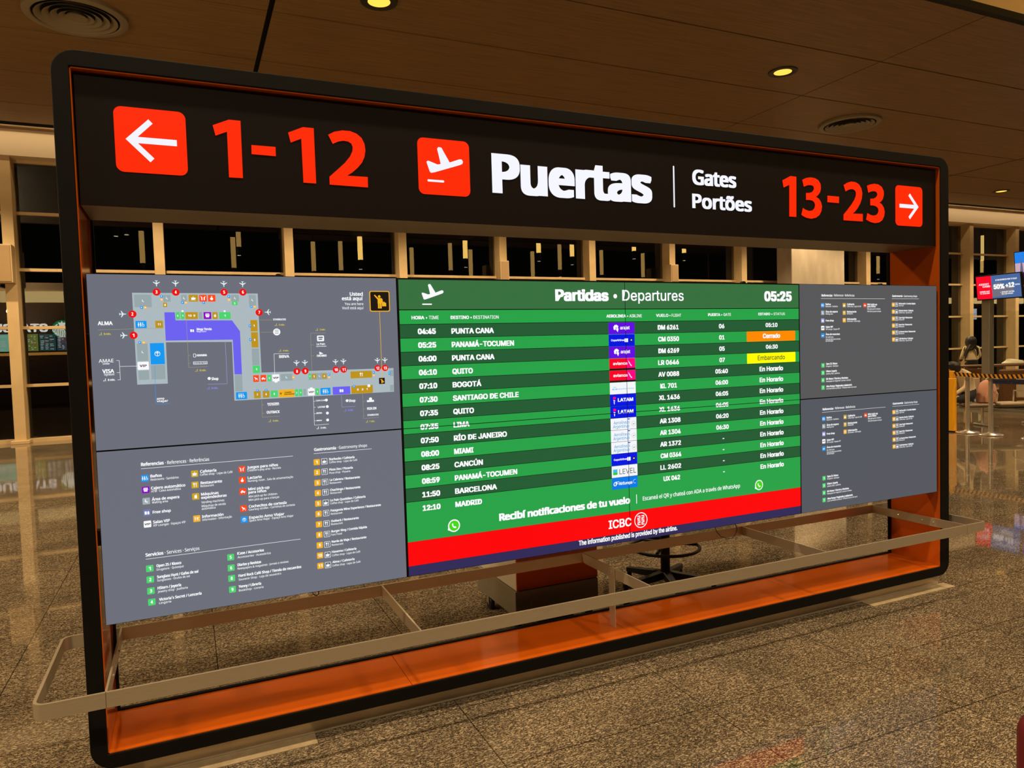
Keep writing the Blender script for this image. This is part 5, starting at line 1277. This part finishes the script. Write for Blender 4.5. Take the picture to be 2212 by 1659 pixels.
# ------------------------------------------------------------------ glass partition, screens on posts
gp = thing('glass_partition', 'tall clear glass partition behind the barrier posts', 'glass partition', (16.81, 6, 0))
for a, b in ((7.34, 9.6), (4.6, 7.32), (1.9, 4.58)):
    MB().box(16.805, a, .06, 16.817, b, 2.215).build('pane', M['partition_glass'], gp)
MB().box(16.79, 1.9, 0, 16.832, 9.6, .058).build('floor_channel', M['steel_dark'], gp)
def screen_thing(label, c, w, h, tilt, kind):
    t = thing('advertising_screen', label, 'screen', c, None)
    a = math.radians(tilt)
    def to(px, py, pz):     # px along the screen (towards -y), pz up, py out towards the viewer (-x)
        return Vector((c[0] - py * math.cos(a) - pz * math.sin(a), c[1] - px, c[2] + pz * math.cos(a) - py * math.sin(a)))
    f3 = lambda p: to(p.x, p.y, p.z)
    MB().box(-w / 2 - .02, -.06, -h / 2 - .025, w / 2 + .02, 0, h / 2 + .02).move(f3).build('casing', M['black_plastic'], t, bevel=.004)
    mb = MB()
    if kind == 0:
        q = -w / 2 + .35 * w
        R4 = lambda x0_, z0_, x1_, z1_, yy, mi: mb.add([(x0_, yy, z0_), (x1_, yy, z0_), (x1_, yy, z1_), (x0_, yy, z1_)], [(0, 1, 2, 3)], mi)
        R4(-w / 2, -h / 2, q, h / 2, .002, 0)
        R4(q, -h / 2, w / 2, h / 2, .002, 1)
        pts = [(q, .02), (q + .1, .10), (q + .2, .09), (q + .32, -.02), (q + .42, .04), (q + .46, -.1), (q + .3, -.2), (q, -.22)]
        mb.add([(x, .003, z) for x, z in pts], [tuple(range(len(pts)))], 2)
        for s_, xa, xb, z_, cp in (('ASSIST', -w / 2 + .05, q - .05, .055, .04), ('CARD', -w / 2 + .13, q - .03, .005, .04), ('COMPRÁ AQUÍ', -w / 2 + .06, q - .05, -.10, .028), ('TU SEGURO', -w / 2 + .06, q - .05, -.14, .028),
                                   ('¡EL MEJOR PRECIO PARA TU VIAJE!', q + .09, w / 2 - .07, .13, .032), ('50%', q + .04, q + .27, -.05, .105), ('+12', q + .29, w / 2 - .13, -.035, .105), ('CUOTAS', w / 2 - .12, w / 2 - .02, .0, .03),
                                   ('+ 20%OFF EXTRA', q + .17, w / 2 - .14, -.14, .032), ('EN UN PAGO', q + .2, w / 2 - .17, -.18, .03)):
            letters(mb, s_, xa, xb, z_, cp, .005, .09 if cp > .1 else .04, 'grotesk', 3, fine=cp > .1)
        ms = [glow('lit ad red', (250, 0, 40)), glow('lit ad blue', (72, 104, 158)), glow('lit ad grey', (112, 112, 128)), em(W)]
    elif kind == 1:
        mb.add([(-w / 2, .002, -h / 2), (w / 2, .002, -h / 2), (w / 2, .002, h / 2), (-w / 2, .002, h / 2)], [(0, 1, 2, 3)], 0)
        ms = [glow('lit ad purple', (92, 40, 190))]
    else:
        mb.add([(-w / 2, .002, -h / 2), (w / 2, .002, -h / 2), (w / 2, .002, 0), (-w / 2, .002, 0)], [(0, 1, 2, 3)], 1)
        mb.add([(-w / 2, .002, 0), (w / 2, .002, 0), (w / 2, .002, h / 2), (-w / 2, .002, h / 2)], [(0, 1, 2, 3)], 0)
        mb.add([(-w / 2 + .12, .003, -h / 2), (-w / 2 + .22, .003, -h / 2), (-w / 2 + .17, .003, .2)], [(0, 1, 2)], 2)
        ms = [glow('lit ad sky', (30, 130, 235)), glow('lit ad rose', (200, 170, 190)), glow('lit ad tower', (110, 100, 130))]
    mb.move(f3).build('screen', ms, t)
    return t
tv = screen_thing('advertising screen with a red panel and white 50% lettering, on a steel post', (16.46, 6.765, 2.752), .93, .50, 8, 0)
MB().box(16.57, 7.02, 0, 16.73, 7.20, 2.70).build('post', M['steel_dark'], tv, bevel=.01)
MB().box(16.535, 6.70, 2.701, 16.70, 7.20, 2.76).build('bracket', M['steel_dark'], tv)
tv = screen_thing('purple screen cut off at the right picture edge, beside the advertising screen', (16.46, 5.76, 2.735), .93, .50, 8, 1)
MB().box(16.57, 5.45, 0, 16.73, 5.63, 2.70).build('post', M['steel_dark'], tv, bevel=.01)
MB().box(16.535, 5.45, 2.701, 16.70, 5.9, 2.76).build('bracket', M['steel_dark'], tv)
tv = screen_thing('blue and rose screen added for a window reflection at the right picture edge', (21.5, 8.92, 3.68), 1.0, .60, 5, 2)  # screen and rod added in place of a reflection in the glass
MB().tube([(21.56, 8.6, 3.9), (21.56, 8.6, ZC - .001)], .03, 10).build('hanging_rod', M['steel_dark'], tv)

# ------------------------------------------------------------------ seats, tables and people in the waiting area
RD = Vector((0.911, -0.412, 0))      # along the picture
FD = Vector((0.412, 0.911, 0))       # away
def local(base):
    bx, by = base
    return lambda p: Vector((bx, by, 0)) + RD * p.x + FD * p.y + Vector((0, 0, p.z))
tr = local((13.80, 5.50))
be = thing('waiting_bench', 'grey waiting room bench with chrome arms behind the barrier posts', 'bench', (13.8, 5.5, 0))
for i in range(3):
    q = -.05 + .58 * i
    MB().box(q - .24, -.22, .40, q + .24, .22, .44).move(tr).build('seat', M['seat'], be, bevel=.015)
    if i != 1:
        MB().box(q - .23, .20, .50, q + .23, .235, .90).move(tr).build('backrest', M['seat'], be, bevel=.015)
for q in (.24, .82, 1.38):
    MB().tube([tr(Vector((q, .22, .42))), tr(Vector((q, .20, .64))), tr(Vector((q, -.16, .66))), tr(Vector((q, -.20, .62))), tr(Vector((q, -.16, .46)))], .016, 8).build('armrest', M['chrome'], be, smooth=True)
MB().tube([tr(Vector((-.3, .05, .375))), tr(Vector((1.4, .05, .375)))], .03, 8).build('beam', M['steel_dark'], be)
for q in (.12, 1.05):
    MB().tube([tr(Vector((q, .05, .37))), tr(Vector((q, .05, .03))), ], .022, 8).build('leg', M['chrome'], be)
    MB().tube([tr(Vector((q, -.25, .02))), tr(Vector((q, .3, .02)))], .018, 8).build('foot', M['chrome'], be)

tr = local((13.95, 5.43))
bp = thing('backpack', 'dusty pink backpack standing on the waiting bench', 'backpack', (13.95, 5.43, .44))
def blob(mb, prof, tr, n=20, mi=0):
    """prof: (z, half width, half depth, offset x)"""
    v, f = [], []
    for z, a, b, ox in prof:
        for i in range(n):
            t = 2 * math.pi * i / n
            c, s_ = math.cos(t), math.sin(t)
            k = (abs(c) ** 3 + abs(s_) ** 3) ** (-1 / 3)
            v.append(tr(Vector((ox + a * k * c, b * k * s_, z))))
    for r_ in range(len(prof) - 1):
        f += [(r_ * n + i, r_ * n + (i + 1) % n, (r_ + 1) * n + (i + 1) % n, (r_ + 1) * n + i) for i in range(n)]
    f += [tuple(range(n - 1, -1, -1)), tuple((len(prof) - 1) * n + i for i in range(n))]
    return mb.add(v, f, mi)
blob(MB(), [(.445, .14, .10, 0), (.46, .165, .115, 0), (.62, .158, .115, .0), (.74, .14, .105, .01), (.82, .105, .085, .012), (.86, .05, .05, .015), (.868, .015, .015, .015)], tr).build('body', M['pink'], bp, smooth=True)
blob(MB(), [(.46, .09, .03, -.02), (.56, .10, .04, -.02), (.64, .07, .03, -.02)], lambda p: tr(p + Vector((0, -.12, 0)))).build('front_pocket', M['pink'], bp, smooth=True)
MB().tube([tr(Vector((.135, -.02, .50))), tr(Vector((.15, -.03, .66))), tr(Vector((.09, -.03, .84)))], .012, 8).build('strap', M['pink_dark'], bp)
MB().tube([tr(Vector((-.02, 0, .85))), tr(Vector((.0, 0, .90))), tr(Vector((.05, 0, .89))), tr(Vector((.05, 0, .85)))], .009, 8).build('handle', M['whitecloth'], bp)

def skin_person(name, label, base, joints, edges, mats, hem=None):
    """one continuous body grown over a skeleton of joints {name: (along, away, z, radius)}"""
    tr_ = local(base)
    names = list(joints)
    me = bpy.data.meshes.new('person')
    me.from_pydata([tuple(tr_(Vector(joints[k][:3]))) for k in names], [(names.index(a), names.index(b)) for a, b in edges], [])
    o = bpy.data.objects.new('person', me)
    COL.objects.link(o)
    o.modifiers.new('skin', 'SKIN').use_smooth_shade = True
    sl = me.skin_vertices[0].data
    for i, k in enumerate(names):
        rr = joints[k][3]
        sl[i].radius = rr if isinstance(rr, tuple) else (rr, rr)
        sl[i].use_root = (k == 'pelvis')
    sb = o.modifiers.new('sub', 'SUBSURF'); sb.levels = sb.render_levels = 3
    dg = bpy.context.evaluated_depsgraph_get()
    nm = bpy.data.meshes.new_from_object(o.evaluated_get(dg), depsgraph=dg)
    bpy.data.objects.remove(o)
    nm.name = 'person'
    nm.materials.clear()
    for m_ in mats:
        nm.materials.append(m_)
    o = bpy.data.objects.new('person', nm)
    COL.objects.link(o)
    tag(o, label, 'person')
    # clothing by nearest bone
    J = {k: tr_(Vector(v[:3])) for k, v in joints.items()}
    for p in nm.polygons:
        c = p.center
        if hem is not None and hem - .06 < c.z < hem + .12:
            p.use_smooth = True
            p.material_index = 1 if c.z < hem else 0
            continue
        best, bi = 1e9, 0
        for (a, b), mi in zip(edges, edges_mat[name]):
            A, B_ = J[a], J[b]
            t = max(0, min(1, (c - A).dot(B_ - A) / max(1e-6, (B_ - A).length_squared)))
            d = (A + (B_ - A) * t - c).length
            if d < best:
                best, bi = d, mi
        p.material_index = bi
        p.use_smooth = True
    return o, tr_
edges_mat = {}
# seated, bowed forward
E_ = [('pelvis', 'belly'), ('belly', 'chest'), ('chest', 'neck'), ('neck', 'head'), ('head', 'crown'), ('head', 'chin'), ('chest', 'shL'), ('shL', 'elL'), ('elL', 'wrL'), ('wrL', 'haL'), ('chest', 'shR'), ('shR', 'elR'), ('elR', 'wrR'), ('wrR', 'haR'),
      ('pelvis', 'hipL'), ('hipL', 'knL'), ('knL', 'anL'), ('anL', 'toL'), ('pelvis', 'hipR'), ('hipR', 'knR'), ('knR', 'anR'), ('anR', 'toR')]
edges_mat['bowed'] = [1, 0, 0, 2, 2, 2, 0, 0, 0, 2, 0, 0, 0, 2] + [1] * 8
jb = {'pelvis': (.02, 0, .585, .13), 'belly': (-.02, 0, .70, .125), 'chest': (-.10, 0, .94, (.15, .12)), 'neck': (-.21, 0, 1.075, .05), 'head': (-.31, 0, 1.10, .088), 'crown': (-.36, 0, 1.15, .07), 'chin': (-.37, 0, 1.035, .04),
      'shL': (-.13, -.17, 1.0, .06), 'elL': (-.20, -.21, .76, .045), 'wrL': (-.36, -.12, .62, .032), 'haL': (-.43, -.08, .60, .028), 'shR': (-.13, .17, 1.0, .06), 'elR': (-.22, .20, .76, .045), 'wrR': (-.37, .10, .62, .032), 'haR': (-.44, .06, .60, .028),
      'hipL': (-.04, -.10, .55, .095), 'knL': (-.42, -.12, .52, .065), 'anL': (-.40, -.13, .10, .045), 'toL': (-.54, -.14, .045, .038), 'hipR': (-.04, .10, .55, .095), 'knR': (-.42, .12, .52, .065), 'anR': (-.36, .13, .10, .045), 'toR': (-.50, .14, .045, .038)}
o, tr_ = skin_person('bowed', 'person in a cream jacket sitting bowed forward behind the yellow post', (13.66, 5.56), jb, E_, [M['cream'], M['trousers'], M['skin']], None)
hb = MB()
blob(hb, [(-.115, .05, .05, .02), (-.06, .098, .098, .0), (.02, .112, .112, 0), (.08, .095, .095, -.01), (.115, .04, .04, -.01)], lambda p: tr_(Vector((-.30 + p.x * .9 - p.z * .45, p.y, 1.125 + p.z * .9 + p.x * .25))), 18)
hb.build('hair', M['hair'], o, smooth=True)
# standing, seen from behind
edges_mat['standing'] = [1, 0, 0, 2, 2, 2, 0, 0, 0, 2, 0, 0, 0, 2] + [1] * 8
js = {'pelvis': (0, 0, .92, (.16, .11)), 'belly': (0, 0, 1.10, (.16, .11)), 'chest': (-.01, 0, 1.32, (.17, .11)), 'neck': (-.02, .0, 1.47, .05), 'head': (-.03, .02, 1.58, .085), 'crown': (-.03, .02, 1.64, .07), 'chin': (-.0, .09, 1.53, .04),
      'shL': (-.17, 0, 1.39, .06), 'elL': (-.22, .05, 1.15, .055), 'wrL': (-.14, .24, 1.05, .035), 'haL': (-.10, .31, 1.04, .028), 'shR': (.16, 0, 1.39, .06), 'elR': (.24, .05, 1.15, .055), 'wrR': (.17, .25, 1.06, .035), 'haR': (.14, .32, 1.04, .028),
      'hipL': (-.09, 0, .88, .10), 'knL': (-.10, .0, .48, .07), 'anL': (-.10, -.02, .09, .05), 'toL': (-.11, .12, .045, .04), 'hipR': (.09, 0, .88, .10), 'knR': (.10, .0, .48, .07), 'anR': (.10, -.02, .09, .05), 'toR': (.11, .12, .045, .04)}
o, tr_ = skin_person('standing', 'person with long dark hair and a cream hooded top, seen from behind', (19.22, 9.15), js, E_, [M['cream'], M['trousers'], M['skin']], 1.09)
hb = MB()
blob(hb, [(1.33, .05, .03, -.10), (1.38, .09, .05, -.07), (1.44, .115, .075, -.045), (1.50, .125, .10, -.035), (1.56, .125, .115, -.03), (1.62, .115, .112, -.03), (1.665, .09, .09, -.03), (1.69, .055, .055, -.03), (1.70, .015, .015, -.03)], lambda p: tr_(p + Vector((0, -.02 - .09 * max(0, min(1, (1.5 - p.z) / .15)), 0))), 18)
for q in ([(-.10, -.12, 1.46), (-.17, -.13, 1.36), (-.205, -.10, 1.22), (-.21, -.06, 1.10)], [(-.02, -.14, 1.44), (.05, -.155, 1.36), (.075, -.145, 1.25), (.07, -.135, 1.18)], [(-.12, -.10, 1.44), (-.19, -.08, 1.32), (-.22, -.05, 1.18)]):
    hb.tube([tr_(Vector(p)) for p in q], [.045, .034, .024, .012][:len(q)], 8)
hb.build('hair', M['hair'], o, smooth=True)

# bar-height table in front of her, brown chair and banquette
tr = local((18.62, 8.32))
tb = thing('high_table', 'long brown bar-height table crossing in front of the standing person', 'table', (18.62, 8.32, 0))
MB().box(-.95, -.3, .93, 2.6, .2, .975).move(tr).build('table_top', M['brown_wood'], tb, bevel=.006)
for q in (-.8, .9, 2.45):
    MB().box(q - .04, -.2, 0, q + .04, .1, .929).move(tr).build('leg', M['brown_wood'], tb)
tr = local((17.55, 8.1))
bc = thing('brown_chair', 'brown chair with a curved back between the bowed and standing people', 'chair', (17.55, 8.1, 0))
MB().box(-.24, -.22, .42, .24, .24, .47).move(tr).build('seat', M['brown_wood'], bc, bevel=.015)
mb = MB()
mb.strip([(-.26, .1), (-.22, -.16), (-.1, -.24), (.1, -.24), (.22, -.16), (.26, .1)], .025, .58, .92)
mb.move(tr).build('backrest', M['brown_wood'], bc, bevel=.008)
for a, b in ((-.2, -.18), (.2, -.18), (-.2, .2), (.2, .2)):
    MB().box(a - .018, b - .018, 0, a + .018, b + .018, .419 if b > 0 else .58).move(tr).build('leg', M['brown_wood'], bc)
tr = local((17.95, 7.2))
bq = thing('banquette', 'dark brown banquette behind the glass, at the right picture edge', 'bench', (17.95, 7.2, 0))
MB().box(-.45, -.08, .08, 1.8, .06, .90).move(tr).build('backrest', M['brown_wood'], bq, bevel=.03)
MB().box(-.45, .061, .08, 1.8, .55, .45).move(tr).build('seat', M['brown_wood'], bq, bevel=.03)
MB().box(-.4, -.02, 0, 1.75, .5, .079).move(tr).build('plinth', M['black_plastic'], bq)
tr = local((18.75, 7.62))
wb = MB()
blob(wb, [(.976, .26, .12, 0), (1.0, .27, .13, 0), (1.06, .2, .1, .03), (1.10, .08, .05, -.08)], local((19.15, 8.06)), 18)
tag(wb.build('cloth_bag', M['whitecloth'], smooth=True), 'whitish cloth bag lying on the long brown table', 'bag')

# ------------------------------------------------------------------ red object at the right picture edge, shaped here as a travel case
tr = local((2.632, -2.075))
rc = thing('red_object', 'dark red rounded object cut off at the lower right picture corner', 'unknown object', (2.6, -2.06, 0))
q = rrect(-.205, .055, .205, .60, .07, 8)
MB().prism(q, -.12, .12).move(tr).build('shell', M['redshell'], rc, bevel=.03, smooth=True)
MB().tube([tr(Vector((-.07, 0, .598))), tr(Vector((-.07, 0, .64))), tr(Vector((.07, 0, .64))), tr(Vector((.07, 0, .598)))], .012, 8).build('handle', M['black_plastic'], rc)
for a, b in ((-.15, -.08), (.15, -.08), (-.15, .08), (.15, .08)):
    MB().lathe((0, 0, 0), [(.001, -.012), (.026, -.012), (.027, .012), (.001, .012)], 16).move(lambda p, a=a, b=b: tr(Vector((a + p.z, b + p.x, .0275 + p.y)))).build('wheel', M['black_plastic'], rc)
